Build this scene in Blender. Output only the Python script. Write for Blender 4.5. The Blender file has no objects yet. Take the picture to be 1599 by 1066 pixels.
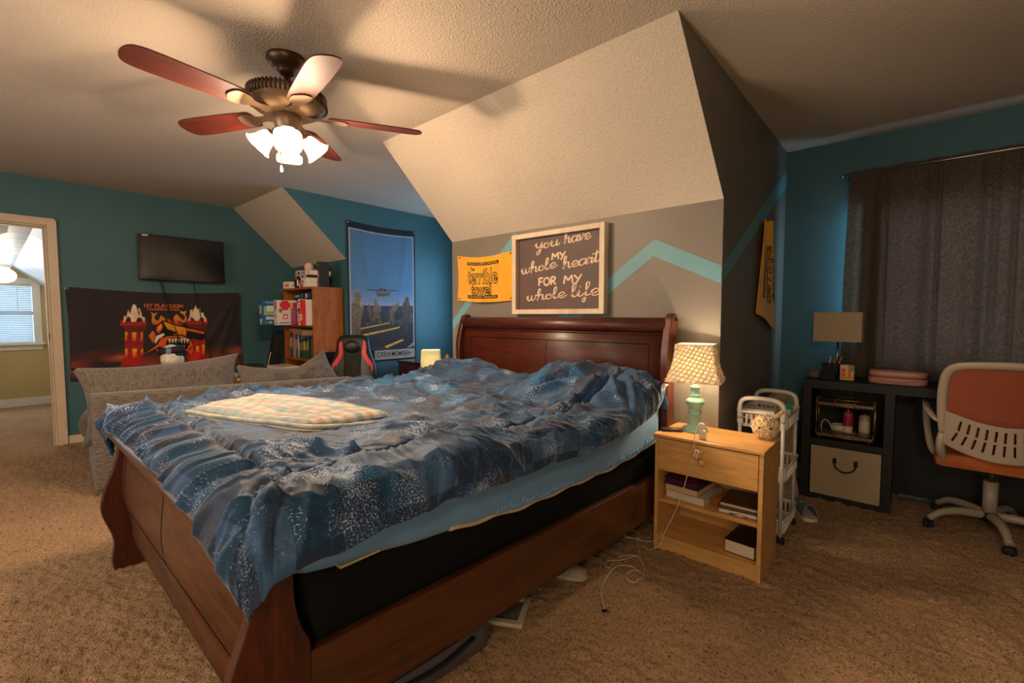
import bpy, bmesh, math, random
import numpy as np
from mathutils import Vector, Matrix, Euler
S = bpy.context.scene
COL = S.collection
R_ = math.radians
H = 2.46
# ------------------------------------------------------------------ camera
cam_d = bpy.data.cameras.new('camera'); cam = bpy.data.objects.new('camera', cam_d); COL.objects.link(cam)
cam_d.sensor_width = 36; cam_d.lens = 711/1599*36; cam_d.clip_start = .05
_p = math.atan(40/711); _d = Vector((-12-799.5, 493-533, 711)).normalized()
_X = -_d; _U = Vector((0, -math.cos(_p), -math.sin(_p))); _Y = _U.cross(_X)
# rows are world axes in camera (right, down, forward) coordinates
cam.matrix_world = Matrix(((_X[0], -_X[1], -_X[2], 0), (_Y[0], -_Y[1], -_Y[2], 0), (_U[0], -_U[1], -_U[2], 1.22), (0, 0, 0, 1)))
S.camera = cam
# ------------------------------------------------------------------ world, exposure
w = bpy.data.worlds.new('world'); S.world = w; w.use_nodes = True
w.node_tree.nodes['Background'].inputs[0].default_value = (.55, .75, 1, 1)
w.node_tree.nodes['Background'].inputs[1].default_value = 1.2
vs = S.view_settings
vs.view_transform = 'Standard'; vs.look = 'None'; vs.gamma = 1; vs.use_curve_mapping = False
vs.exposure = 0.85

def light(name, kind, loc, energy, color, size=.1, sizey=None, rot=None, spread=None):
    d = bpy.data.lights.new(name, kind); o = bpy.data.objects.new(name, d); COL.objects.link(o)
    o.location = loc; d.energy = energy; d.color = color
    if kind == 'AREA':
        d.shape = 'RECTANGLE'; d.size = size; d.size_y = sizey or size
        if spread: d.spread = spread
    else: d.shadow_soft_size = size
    if rot: o.rotation_euler = rot
    return o
# daylight entering through the two dormer windows and the next room's window, plus lamps and added fill lights
light('daylight_left_dormer', 'AREA', (-3.75, 3.98, 1.45), 9, (.30, .62, 1), .9, 1.0, (R_(-90), 0, R_(-28)))
light('daylight_right_dormer', 'AREA', (.40, 4.02, 1.42), 3.2, (.55, .68, 1), 1.1, 1.0, (R_(-90), 0, 0))
light('curtain_side_fill', 'AREA', (-.27, 3.985, 1.5), 1.2, (.35, .72, 1), .05, .95, (R_(90), 0, R_(90)))  # added strip light in place of daylight spilling past the curtain
light('daylight_next_room', 'AREA', (-8.85, -.2, 1.3), 9, (.75, .87, 1), 1.0, .8, (0, R_(-90), 0))
light('lamplight_next_room', 'POINT', (-7.7, -.1, 1.6), 5, (1, .80, .55), .12)
light('lamplight_behind', 'POINT', (-3.2, -2.0, 2.1), 30, (1, .74, .48), .15)
light('fill_right', 'POINT', (.45, -1.3, 2.15), 32, (1, .74, .48), .2)  # added fill without a fixture, brightens the right carpet, ceiling and bed side
light('fill_low', 'POINT', (.7, -.9, 1.0), 24, (1, .76, .52), .35)  # added low fill, lifts the ceiling of the right dormer; no lamp stands here
light('fill_behind', 'AREA', (-2.0, -2.45, 1.35), 30, (1, .90, .80), 3.4, 1.5, (R_(90), 0, R_(-10)))  # added broad fill behind the camera; the back wall has no window

# ------------------------------------------------------------------ helpers
def lin(c):
    return tuple(((v/255)/12.92 if v/255 <= .04045 else ((v/255+.055)/1.055)**2.4) for v in c)
def rgb(r, g, b): return lin((r, g, b))+(1,)

def mat(name, color, rough=.6, metal=0, bump=0, bscale=50, var=0, vscale=8, emit=None, estr=0, trans=0, alpha=1, coat=0, spec=.5, sheen=0, detail=4, vcol=None):
    m = bpy.data.materials.new(name); m.use_nodes = True
    nt = m.node_tree; b = nt.nodes['Principled BSDF']; L = nt.links
    b.inputs['Base Color'].default_value = color
    b.inputs['Roughness'].default_value = rough; b.inputs['Metallic'].default_value = metal
    b.inputs['Specular IOR Level'].default_value = spec
    if coat: b.inputs['Coat Weight'].default_value = coat; b.inputs['Coat Roughness'].default_value = .15
    if sheen: b.inputs['Sheen Weight'].default_value = sheen; b.inputs['Sheen Roughness'].default_value = .5
    if trans: b.inputs['Transmission Weight'].default_value = trans
    if alpha < 1: b.inputs['Alpha'].default_value = alpha
    if emit: b.inputs['Emission Color'].default_value = emit; b.inputs['Emission Strength'].default_value = estr
    tc = nt.nodes.new('ShaderNodeTexCoord')
    if var:
        n = nt.nodes.new('ShaderNodeTexNoise'); n.inputs['Scale'].default_value = vscale; n.inputs['Detail'].default_value = detail
        L.new(tc.outputs['Object'], n.inputs['Vector'])
        r = nt.nodes.new('ShaderNodeValToRGB')
        c2 = vcol if vcol else tuple(max(0, c*(1-var)) for c in color[:3])+(1,)
        c1 = color if vcol else tuple(min(1, c*(1+var*.6)) for c in color[:3])+(1,)
        r.color_ramp.elements[0].position = .3; r.color_ramp.elements[0].color = c2
        r.color_ramp.elements[1].position = .7; r.color_ramp.elements[1].color = c1
        L.new(n.outputs['Fac'], r.inputs['Fac']); L.new(r.outputs['Color'], b.inputs['Base Color'])
    if bump:
        n = nt.nodes.new('ShaderNodeTexNoise'); n.inputs['Scale'].default_value = bscale; n.inputs['Detail'].default_value = 5
        L.new(tc.outputs['Object'], n.inputs['Vector'])
        bp = nt.nodes.new('ShaderNodeBump'); bp.inputs['Strength'].default_value = bump; bp.inputs['Distance'].default_value = .01
        L.new(n.outputs['Fac'], bp.inputs['Height']); L.new(bp.outputs['Normal'], b.inputs['Normal'])
    return m

def wood(name, dark, light_, axis='X', rough=.35, scale=1.0, coat=0, distort=3.0):
    m = bpy.data.materials.new(name); m.use_nodes = True
    nt = m.node_tree; b = nt.nodes['Principled BSDF']; L = nt.links
    tc = nt.nodes.new('ShaderNodeTexCoord'); mp = nt.nodes.new('ShaderNodeMapping')
    k = {'X': (.12, 1, 1), 'Y': (1, .12, 1), 'Z': (1, 1, .12)}[axis]
    mp.inputs['Scale'].default_value = tuple(v*scale for v in k)
    L.new(tc.outputs['Object'], mp.inputs['Vector'])
    n = nt.nodes.new('ShaderNodeTexNoise'); n.inputs['Scale'].default_value = 9; n.inputs['Detail'].default_value = 8
    n.inputs['Distortion'].default_value = distort*.3
    L.new(mp.outputs[0], n.inputs['Vector'])
    n2 = nt.nodes.new('ShaderNodeTexNoise'); n2.inputs['Scale'].default_value = 90; n2.inputs['Detail'].default_value = 3
    L.new(mp.outputs[0], n2.inputs['Vector'])
    mx = nt.nodes.new('ShaderNodeMix'); mx.inputs[0].default_value = .4
    L.new(n.outputs['Fac'], mx.inputs[2]); L.new(n2.outputs['Fac'], mx.inputs[3])
    r = nt.nodes.new('ShaderNodeValToRGB'); r.color_ramp.elements[0].position = .35; r.color_ramp.elements[0].color = dark
    r.color_ramp.elements[1].position = .65; r.color_ramp.elements[1].color = light_
    L.new(mx.outputs[0], r.inputs['Fac']); L.new(r.outputs['Color'], b.inputs['Base Color'])
    b.inputs['Roughness'].default_value = rough
    if coat: b.inputs['Coat Weight'].default_value = coat; b.inputs['Coat Roughness'].default_value = .2
    return m

def vcmat(name, rough=.8, bump=0, bscale=300, attr='Col', sheen=0, spec=.3):
    m = bpy.data.materials.new(name); m.use_nodes = True
    nt = m.node_tree; b = nt.nodes['Principled BSDF']
    a = nt.nodes.new('ShaderNodeAttribute'); a.attribute_name = attr
    nt.links.new(a.outputs['Color'], b.inputs['Base Color'])
    b.inputs['Roughness'].default_value = rough; b.inputs['Specular IOR Level'].default_value = spec
    if sheen: b.inputs['Sheen Weight'].default_value = sheen
    if bump:
        tc = nt.nodes.new('ShaderNodeTexCoord'); n = nt.nodes.new('ShaderNodeTexNoise'); n.inputs['Scale'].default_value = bscale
        nt.links.new(tc.outputs['Object'], n.inputs['Vector'])
        bp = nt.nodes.new('ShaderNodeBump'); bp.inputs['Strength'].default_value = bump; bp.inputs['Distance'].default_value = .005
        nt.links.new(n.outputs['Fac'], bp.inputs['Height']); nt.links.new(bp.outputs['Normal'], b.inputs['Normal'])
    return m

class MB:
    def __init__(s): s.v = []; s.f = []; s.sm = []
    def add(s, vs_, fs, smooth=False):
        o = len(s.v); s.v += [tuple(p) for p in vs_]; s.f += [tuple(i+o for i in f) for f in fs]; s.sm += [smooth]*len(fs); return s
    def box(s, c, d, rot=None, ch=0):
        cx, cy, cz = c; dx, dy, dz = d[0]/2, d[1]/2, d[2]/2
        M = rot.to_matrix() if isinstance(rot, Euler) else rot
        if ch:
            bm = bmesh.new(); bmesh.ops.create_cube(bm, size=1)
            for v in bm.verts: v.co = Vector((v.co.x*d[0], v.co.y*d[1], v.co.z*d[2]))
            bmesh.ops.bevel(bm, geom=bm.edges[:]+bm.verts[:], offset=ch, segments=2, profile=.6, affect='EDGES')
            pts = [(M @ v.co if M else v.co)+Vector(c) for v in bm.verts]
            fs = [[v.index for v in f.verts] for f in bm.faces]; bm.free()
            return s.add(pts, fs)
        P = [Vector((x*dx, y*dy, z*dz)) for x in (-1, 1) for y in (-1, 1) for z in (-1, 1)]
        P = [(M @ p if M else p)+Vector(c) for p in P]
        return s.add(P, [(0, 1, 3, 2), (4, 6, 7, 5), (0, 4, 5, 1), (2, 3, 7, 6), (0, 2, 6, 4), (1, 5, 7, 3)])
    def b2(s, a, b, ch=0):
        return s.box([(a[i]+b[i])/2 for i in range(3)], [abs(b[i]-a[i]) for i in range(3)], None, ch)
    def tube(s, pts, r, n=10, cap=True, close=False, flat=1.0):
        pts = [Vector(p) for p in pts]; N = len(pts); rs = r if hasattr(r, '__len__') else [r]*N
        vs_ = []; T0 = None; up = None
        for i, p in enumerate(pts):
            if close: t = pts[(i+1) % N]-pts[i-1]
            else: t = (pts[min(i+1, N-1)]-pts[max(i-1, 0)])
            if t.length < 1e-9: t = Vector((0, 0, 1))
            t.normalize()
            if up is None:
                up = Vector((0, 0, 1)) if abs(t.z) < .9 else Vector((0, 1, 0))
            a = t.cross(up)
            if a.length < 1e-6: a = t.orthogonal()
            a.normalize(); up = a.cross(t).normalized()
            for k in range(n):
                an = 2*math.pi*k/n
                vs_.append(p+a*math.cos(an)*rs[i]+up*math.sin(an)*rs[i]*flat)
        fs = []
        M = N if close else N-1
        for i in range(M):
            j = (i+1) % N
            for k in range(n):
                k2 = (k+1) % n
                fs.append((i*n+k, j*n+k, j*n+k2, i*n+k2))
        s.add(vs_, fs, True)
        if cap and not close:
            o = len(s.v)-N*n
            s.f += [tuple(o+k for k in range(n)), tuple(o+(N-1)*n+k for k in reversed(range(n)))]; s.sm += [False, False]
        return s
    def lathe(s, prof, c=(0, 0, 0), n=28, M=None, sq=0, smooth=True, cap=False):
        vs_ = []
        for (r, z) in prof:
            for k in range(n):
                a = 2*math.pi*k/n
                rr = r
                if sq:  # superellipse
                    e = 2+sq*6; rr = r/((abs(math.cos(a))**e+abs(math.sin(a))**e)**(1/e))
                p = Vector((rr*math.cos(a), rr*math.sin(a), z))
                if M is not None: p = M @ p
                vs_.append(p+Vector(c))
        fs = []
        for i in range(len(prof)-1):
            for k in range(n):
                k2 = (k+1) % n; fs.append((i*n+k, i*n+k2, (i+1)*n+k2, (i+1)*n+k))
        if cap: fs += [tuple(reversed(range(n))), tuple((len(prof)-1)*n+k for k in range(n))]
        return s.add(vs_, fs, smooth)
    def prism(s, poly, a, b, axis='X', smooth=False):
        """extrude 2d poly along axis from a to b. poly coordinates are the two other axes in order"""
        def P(q, t):
            return {'X': (t, q[0], q[1]), 'Y': (q[0], t, q[1]), 'Z': (q[0], q[1], t)}[axis]
        n = len(poly)
        vs_ = [P(q, a) for q in poly]+[P(q, b) for q in poly]
        fs = [tuple(reversed(range(n))), tuple(range(n, 2*n))]+[(i, (i+1) % n, n+(i+1) % n, n+i) for i in range(n)]
        return s.add(vs_, fs, smooth)
    def sphere(s, c, r, n=20, m=12, M=None):
        rr = r if hasattr(r, '__len__') else (r, r, r)
        vs_ = []
        for i in range(m+1):
            th = math.pi*i/m
            for k in range(n):
                a = 2*math.pi*k/n
                p = Vector((rr[0]*math.sin(th)*math.cos(a), rr[1]*math.sin(th)*math.sin(a), rr[2]*math.cos(th)))
                if M is not None: p = M @ p
                vs_.append(p+Vector(c))
        fs = [(i*n+k, (i+1)*n+k, (i+1)*n+(k+1) % n, i*n+(k+1) % n) for i in range(m) for k in range(n)]
        return s.add(vs_, fs, True)
    def grid(s, f, nu, nv, smooth=True):
        vs_ = [f(i/nu, j/nv) for j in range(nv+1) for i in range(nu+1)]
        fs = [(j*(nu+1)+i, j*(nu+1)+i+1, (j+1)*(nu+1)+i+1, (j+1)*(nu+1)+i) for j in range(nv) for i in range(nu)]
        return s.add(vs_, fs, smooth)
    def mesh(s, name='m'):
        me = bpy.data.meshes.new(name); me.from_pydata([tuple(v) for v in s.v], [], s.f)
        me.polygons.foreach_set('use_smooth', s.sm); me.update()
        bm = bmesh.new(); bm.from_mesh(me); bmesh.ops.recalc_face_normals(bm, faces=bm.faces[:]); bm.to_mesh(me); bm.free()
        return me

def link(name, me, m, parent=None, loc=(0, 0, 0), rot=(0, 0, 0)):
    o = bpy.data.objects.new(name, me); COL.objects.link(o)
    o.location = loc; o.rotation_euler = rot
    if m is not None and not me.materials: me.materials.append(m)
    if parent: o.parent = parent
    return o
def obj(name, mb, m, parent=None, loc=(0, 0, 0), rot=(0, 0, 0), bevel=0, solid=0, subd=0):
    o = link(name, mb.mesh(name) if isinstance(mb, MB) else mb, m, parent, loc, rot)
    if subd:
        d = o.modifiers.new('sub', 'SUBSURF'); d.levels = d.render_levels = subd
    if solid:
        d = o.modifiers.new('sol', 'SOLIDIFY'); d.thickness = solid; d.offset = 0
    if bevel:
        d = o.modifiers.new('bev', 'BEVEL'); d.width = bevel; d.segments = 2; d.limit_method = 'ANGLE'; d.angle_limit = R_(40)
    return o
def tag(o, label, cat, group=None):
    o['label'] = label; o['category'] = cat
    if group: o['group'] = group
    return o
def thing(name, label, cat, loc=(0, 0, 0), rotz=0, group=None):
    o = bpy.data.objects.new(name, None); COL.objects.link(o); o.empty_display_size = .05
    o.location = loc; o.rotation_euler = (0, 0, rotz)
    return tag(o, label, cat, group)
def struct(name, mb, m, parent=None, **k):
    o = obj(name, mb, m, parent, **k); o['kind'] = 'structure'; return o
def stuff(o): o['kind'] = 'stuff'; return o
def dup(root, loc, rotz=0, label=None, group=None):
    r = root.copy(); COL.objects.link(r); r.location = loc; r.rotation_euler = (0, 0, rotz)
    if label: r['label'] = label
    if group: r['group'] = group
    for ch in list(root.children):
        c = ch.copy(); COL.objects.link(c); c.parent = r
        for g in list(ch.children):
            d = g.copy(); COL.objects.link(d); d.parent = c
    return r

def npmesh(name, V, nu, nv, cols=None, uv=None, smooth=True):
    """V: (nv+1, nu+1, 3) array -> grid mesh"""
    V = np.asarray(V, dtype=np.float32); me = bpy.data.meshes.new(name)
    n = (nu+1)*(nv+1); me.vertices.add(n); me.vertices.foreach_set('co', V.reshape(-1))
    j, i = np.meshgrid(np.arange(nv), np.arange(nu), indexing='ij')
    a = j*(nu+1)+i; q = np.stack([a, a+1, a+nu+2, a+nu+1], -1).reshape(-1)
    nf = nu*nv; me.loops.add(nf*4); me.loops.foreach_set('vertex_index', q.astype(np.int32))
    me.polygons.add(nf); me.polygons.foreach_set('loop_start', np.arange(0, nf*4, 4, dtype=np.int32))
    me.polygons.foreach_set('use_smooth', np.ones(nf, dtype=bool) if smooth else np.zeros(nf, dtype=bool))
    me.update(calc_edges=True)
    if cols is not None:
        at = me.color_attributes.new('Col', 'FLOAT_COLOR', 'POINT')
        c = np.ones((n, 4), dtype=np.float32); c[:, :3] = np.asarray(cols).reshape(-1, 3)
        at.data.foreach_set('color', c.reshape(-1))
    if uv is not None:
        ul = me.uv_layers.new(name='UVMap'); u = np.asarray(uv, dtype=np.float32).reshape(-1, 2)[q]
        ul.data.foreach_set('uv', u.reshape(-1))
    me.validate(); return me

def hash2(ix, iy, seed):
    h = (ix.astype(np.int64)*374761393+iy.astype(np.int64)*668265263+seed*1442695041) & 0xffffffff
    h = ((h ^ (h >> 13))*1274126177) & 0xffffffff
    return ((h ^ (h >> 16)) & 0xffff)/65535.0
def vnoise(x, y, seed=0):
    x = np.asarray(x, float); y = np.asarray(y, float)
    ix = np.floor(x); iy = np.floor(y); fx = x-ix; fy = y-iy
    fx = fx*fx*fx*(fx*(fx*6-15)+10); fy = fy*fy*fy*(fy*(fy*6-15)+10)
    a = hash2(ix, iy, seed); b = hash2(ix+1, iy, seed); c = hash2(ix, iy+1, seed); d = hash2(ix+1, iy+1, seed)
    return (a*(1-fx)+b*fx)*(1-fy)+(c*(1-fx)+d*fx)*fy
def fbm(x, y, seed=0, o=4):
    s = 0; a = .5; t = 0
    for i in range(o): s = s+a*vnoise(x*2**i, y*2**i, seed+i*7); t += a; a *= .5
    return s/t
def ridged(x, y, seed=0, o=3):
    s = 0; a = .5; t = 0
    for i in range(o): s = s+a*(1-np.abs(2*vnoise(x*2**i, y*2**i, seed+i*7)-1)); t += a; a *= .5
    return s/t
def inpoly(X, Y, poly):
    r = np.zeros(X.shape, bool); n = len(poly)
    for i in range(n):
        x1, y1 = poly[i]; x2, y2 = poly[(i+1) % n]
        if y1 == y2: continue
        c = ((y1 > Y) != (y2 > Y)) & (X < (x2-x1)*(Y-y1)/(y2-y1)+x1); r ^= c
    return r
def curve_pts(P, n=8, closed=False):
    """Catmull-Rom through P"""
    P = [np.array(p, float) for p in P]; N = len(P); out = []
    for i in range(N if closed else N-1):
        p0 = P[(i-1) % N] if closed or i > 0 else 2*P[0]-P[1]
        p1 = P[i]; p2 = P[(i+1) % N]
        p3 = P[(i+2) % N] if closed or i+2 < N else 2*P[-1]-P[-2]
        for k in range(n):
            t = k/n
            out.append(.5*((2*p1)+(-p0+p2)*t+(2*p0-5*p1+4*p2-p3)*t*t+(-p0+3*p1-3*p2+p3)*t**3))
    if not closed: out.append(P[-1])
    return [tuple(p) for p in out]
def textmesh(body, size=1, bold=0, align='CENTER', ext=0, space=1.0, sx=1.0):
    c = bpy.data.curves.new('txt', 'FONT'); c.body = body; c.size = size; c.align_x = align; c.align_y = 'BOTTOM_BASELINE'
    c.offset = bold; c.extrude = ext; c.space_character = space; c.resolution_u = 4
    o = bpy.data.objects.new('txt', c); COL.objects.link(o)
    bpy.context.view_layer.update()
    dg = bpy.context.evaluated_depsgraph_get()
    me = bpy.data.meshes.new_from_object(o.evaluated_get(dg))
    bpy.data.objects.remove(o); bpy.data.curves.remove(c)
    if sx != 1:
        for v in me.vertices: v.co.x *= sx
    return me
def text(name, body, m, parent, pos, size, bold=0, align='CENTER', ext=0, sx=1.0, space=1.0, conf=None, rotz=0, width=None, warp=None):
    """text standing in the local XZ plane, read from -Y"""
    me = textmesh(body, size, bold, align, ext, space, sx)
    xs = [v.co.x for v in me.vertices]
    if width and xs:
        k = width/(max(xs)-min(xs))
        for v in me.vertices: v.co.x *= k
    ca, sa = math.cos(rotz), math.sin(rotz)
    for v in me.vertices:
        x, z, y = v.co.x, v.co.y, -v.co.z
        x, z = x*ca-z*sa, x*sa+z*ca
        x += pos[0]; z += pos[2]; y += pos[1]
        if warp: x, z = warp(x, z)
        if conf: y = conf(x, z)-abs(pos[1])
        v.co = (x, y, z)
    return link(name, me, m, parent)
# ------------------------------------------------------------------ the room shell
def wallpaint(name, c, bump=.12):
    return mat(name, c, rough=.5, bump=bump, bscale=160, var=.10, vscale=2.2, spec=.35)
TEAL = wallpaint('teal_paint', rgb(60, 98, 105)); GREY = wallpaint('taupe_grey_paint', rgb(118, 110, 100))
STRIPE = wallpaint('pale_aqua_paint', rgb(104, 150, 160)); CREAM = wallpaint('cream_paint', rgb(196, 176, 128))
TRIMW = mat('trim_white', rgb(206, 184, 158), rough=.4, var=.05)
WHITE = mat('white_paint_gloss', rgb(225, 225, 222), rough=.35, var=.04)
def popcorn():
    m = bpy.data.materials.new('popcorn_ceiling'); m.use_nodes = True
    nt = m.node_tree; b = nt.nodes['Principled BSDF']; L = nt.links
    tc = nt.nodes.new('ShaderNodeTexCoord')
    v = nt.nodes.new('ShaderNodeTexVoronoi'); v.inputs['Scale'].default_value = 120
    n = nt.nodes.new('ShaderNodeTexNoise'); n.inputs['Scale'].default_value = 80; n.inputs['Detail'].default_value = 6
    n2 = nt.nodes.new('ShaderNodeTexNoise'); n2.inputs['Scale'].default_value = 1.3
    for q in (v, n, n2): L.new(tc.outputs['Object'], q.inputs['Vector'])
    mx = nt.nodes.new('ShaderNodeMath'); mx.operation = 'MULTIPLY'; L.new(v.outputs['Distance'], mx.inputs[0]); L.new(n.outputs['Fac'], mx.inputs[1])
    bp = nt.nodes.new('ShaderNodeBump'); bp.inputs['Strength'].default_value = .6; bp.inputs['Distance'].default_value = .009
    L.new(mx.outputs[0], bp.inputs['Height']); L.new(bp.outputs['Normal'], b.inputs['Normal'])
    r = nt.nodes.new('ShaderNodeValToRGB'); r.color_ramp.elements[0].color = rgb(188, 174, 158); r.color_ramp.elements[1].color = rgb(202, 188, 172)
    L.new(n2.outputs['Fac'], r.inputs['Fac']); L.new(r.outputs['Color'], b.inputs['Base Color'])
    b.inputs['Roughness'].default_value = .9; b.inputs['Specular IOR Level'].default_value = .2
    return m
POP = popcorn()
def carpet():
    m = bpy.data.materials.new('carpet'); m.use_nodes = True
    nt = m.node_tree; b = nt.nodes['Principled BSDF']; L = nt.links
    tc = nt.nodes.new('ShaderNodeTexCoord')
    n = nt.nodes.new('ShaderNodeTexNoise'); n.inputs['Scale'].default_value = 120; n.inputs['Detail'].default_value = 4
    n2 = nt.nodes.new('ShaderNodeTexNoise'); n2.inputs['Scale'].default_value = 2.5
    n3 = nt.nodes.new('ShaderNodeTexNoise'); n3.inputs['Scale'].default_value = 260; n3.inputs['Detail'].default_value = 2
    for q in (n, n2, n3): L.new(tc.outputs['Object'], q.inputs['Vector'])
    r = nt.nodes.new('ShaderNodeValToRGB')
    r.color_ramp.elements[0].position = .32; r.color_ramp.elements[0].color = rgb(92, 64, 42)
    r.color_ramp.elements[1].position = .62; r.color_ramp.elements[1].color = rgb(214, 174, 132)
    e = r.color_ramp.elements.new(.41); e.color = rgb(188, 144, 102)
    L.new(n.outputs['Fac'], r.inputs['Fac'])
    mx = nt.nodes.new('ShaderNodeMix'); mx.data_type = 'RGBA'; mx.blend_type = 'MULTIPLY'; mx.inputs[0].default_value = .5
    r2 = nt.nodes.new('ShaderNodeValToRGB'); r2.color_ramp.elements[0].position = .3; r2.color_ramp.elements[0].color = (.62, .62, .62, 1); r2.color_ramp.elements[1].position = .6
    L.new(n2.outputs['Fac'], r2.inputs['Fac'])
    L.new(r.outputs['Color'], mx.inputs[6]); L.new(r2.outputs['Color'], mx.inputs[7]); L.new(mx.outputs[2], b.inputs['Base Color'])
    bp = nt.nodes.new('ShaderNodeBump'); bp.inputs['Strength'].default_value = 1; bp.inputs['Distance'].default_value = .016
    L.new(n3.outputs['Fac'], bp.inputs['Height']); L.new(bp.outputs['Normal'], b.inputs['Normal'])
    b.inputs['Roughness'].default_value = 1; b.inputs['Specular IOR Level'].default_value = .05; b.inputs['Sheen Weight'].default_value = .15
    return m
CARPET = carpet()
GLASS = bpy.data.materials.new('clear_glass'); GLASS.use_nodes = True
_n = GLASS.node_tree.nodes; _t = _n.new('ShaderNodeBsdfTransparent'); _g = _n.new('ShaderNodeBsdfGlossy'); _g.inputs['Roughness'].default_value = .05; _m = _n.new('ShaderNodeMixShader'); _m.inputs[0].default_value = .06
for _a, _b in ((_t.outputs[0], _m.inputs[1]), (_g.outputs[0], _m.inputs[2]), (_m.outputs[0], _n['Material Output'].inputs[0])): GLASS.node_tree.links.new(_a, _b)
XL, XA, XB, XC, XR = -5.95, -4.60, -2.89, -0.76, 1.70    # walls and dormer cheeks
YS, YK, YW, YB, ZK = 1.89, 2.54, 4.04, -2.6, 1.83        # slope start, knee wall, dormer window wall, back wall, knee height
T = .12
def slab(a, b): return MB().b2(a, b)
floor = struct('floor', slab((XL-T, YB, -.1), (XR+.3, YW+T, 0)), CARPET)
# carpet pile with real relief where the camera stands close
nu, nv = 640, 480
gx, gy = np.meshgrid(np.linspace(-5.93, 1.69, nu+1), np.concatenate([np.linspace(YB+.01, -.36, 60), np.linspace(-.35, 4.02, 421)]))
gz = .004+.015*ridged(gx*38, gy*38, 3, 2)*fbm(gx*60, gy*60, 9, 2)*1.6+.006*fbm(gx*3, gy*3, 5, 2)
pile = link('carpet_pile', npmesh('carpet_pile', np.stack([gx, gy, gz], -1), nu, nv), CARPET, floor); stuff(pile)
# ceilings: main flat part, two dormer parts, two sloping parts
m_ = MB().b2((XL-T, YB, H), (XR+.3, YS, H+T)); m_.b2((XA, YS, H), (XB, YW+T, H+T)); m_.b2((XC, YS, H), (XR, YW+T, H+T))
struct('ceiling', m_, POP)
def slope(x0, x1):
    d = .09
    return MB().prism([(YS, H), (YK, ZK), (YK+.3, ZK), (YK+.3, ZK+d), (YS+d, H+d), (YS, H+d)], x0, x1, 'X')
struct('ceiling_slope_over_bed', slope(XB+.001, XC-.001), POP); struct('ceiling_slope_far', slope(XL, XA-.001), POP)
# knee walls
wk = struct('wall_headboard', slab((XB+.002, YK, 0), (XC-.002, YK+.3, ZK)), GREY)
def stripe(pts_u, pts_l, f):
    mb = MB(); V = [f(*p) for p in pts_u]+[f(*p) for p in pts_l]; n = len(pts_u)
    mb.add(V, [(i, i+1, n+i+1, n+i) for i in range(n-1)]); return mb
o = obj('painted_stripe', stripe([(XB+.002, 1.185), (-2.2, 1.829), (-1.74, 1.235), (-1.133, 1.662), (XC-.002, 1.484)],
        [(XB+.002, 1.10), (-2.2, 1.74), (-1.74, 1.13), (-1.139, 1.564), (XC-.002, 1.39)], lambda x, z: (x, YK-.0015, z)), STRIPE, wk)
struct('wall_knee_far', slab((XL, YK, 0), (XA-.002, YK+.3, ZK)), TEAL)
# dormer cheeks: whole profile from the slope back to the window wall
def cheek(x0, x1): return MB().prism([(YK+.001, 0), (YW+T, 0), (YW+T, H+T), (YS+.10, H+T), (YS+.001, H), (YK+.001, ZK)], x0, x1, 'X')
wc = struct('wall_cheek_right', cheek(XC-.07, XC), GREY)
obj('painted_stripe', stripe([(YK, 1.484), (YW, 2.335)], [(YK, 1.39), (YW, 2.20)], lambda y, z: (XC+.0015, y, z)), STRIPE, wc)
struct('wall_cheek_poster', cheek(XA-.07, XA), TEAL)
struct('wall_cheek_left_inner', cheek(XB, XB+.07), GREY)
struct('wall_cheek_desk_end', MB().b2((XR, YS, 0), (XR+.1, YW+T, H+T)), TEAL)
# window walls of the two dormers (with openings)
def winwall(name, x0, x1, wx0, wx1, wz0, wz1, n):
    mb = MB().b2((x0, YW, 0), (wx0, YW+T, H)); mb.b2((wx1, YW, 0), (x1, YW+T, H))
    mb.b2((wx0, YW, 0), (wx1, YW+T, wz0)); mb.b2((wx0, YW, wz1), (wx1, YW+T, H))
    struct(name, mb, TEAL)
    f = MB(); c = .06
    for a, b in (((wx0-c, YW-.02, wz0-c), (wx0, YW+.02, wz1+c)), ((wx1, YW-.02, wz0-c), (wx1+c, YW+.02, wz1+c)),
                 ((wx0, YW-.02, wz1), (wx1, YW+.02, wz1+c)), ((wx0-c-.02, YW-.05, wz0-.03), (wx1+c+.02, YW+.02, wz0)),
                 ((wx0, YW+.03, (wz0+wz1)/2-.02), (wx1, YW+.06, (wz0+wz1)/2+.02))): f.b2(a, b)
    s = struct('window_%d' % n, f, WHITE)
    g = MB().b2((wx0, YW+.07, wz0), (wx1, YW+.075, wz1))
    obj('pane', g, GLASS, s)
winwall('wall_dormer_left', XA, XB, -4.25, -3.25, .92, 1.95, 2)
winwall('wall_dormer_right', XC, XR, -.17, .97, .90, 1.92, 3)
# gable wall with the doorway
dy0, dy1, dz = -.46, .357, 2.04
g = MB().b2((XL-T, YB, 0), (XL, dy0, H)); g.b2((XL-T, dy1, 0), (XL, YK+.3, H)); g.b2((XL-T, dy0, dz), (XL, dy1, H))
struct('wall_gable', g, TEAL)
f = MB(); c = .065
f.b2((XL-.001, dy1, 0), (XL+.022, dy1+c, dz+c)); f.b2((XL-.001, dy0-c, 0), (XL+.022, dy0, dz+c)); f.b2((XL-.001, dy0, dz), (XL+.022, dy1, dz+c))
f.b2((XL+.002, dy1+c-.016, 0), (XL+.028, dy1+c, dz+c)); f.b2((XL+.002, dy0-c, dz+c-.016), (XL+.028, dy1+c, dz+c))
f.b2((XL-T-.01, dy1-.014, 0), (XL-.001, dy1+.001, dz)); f.b2((XL-T-.01, dy0-.001, 0), (XL-.001, dy0+.014, dz)); f.b2((XL-T-.01, dy0, dz-.014), (XL-.001, dy1, dz+.001))
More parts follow.
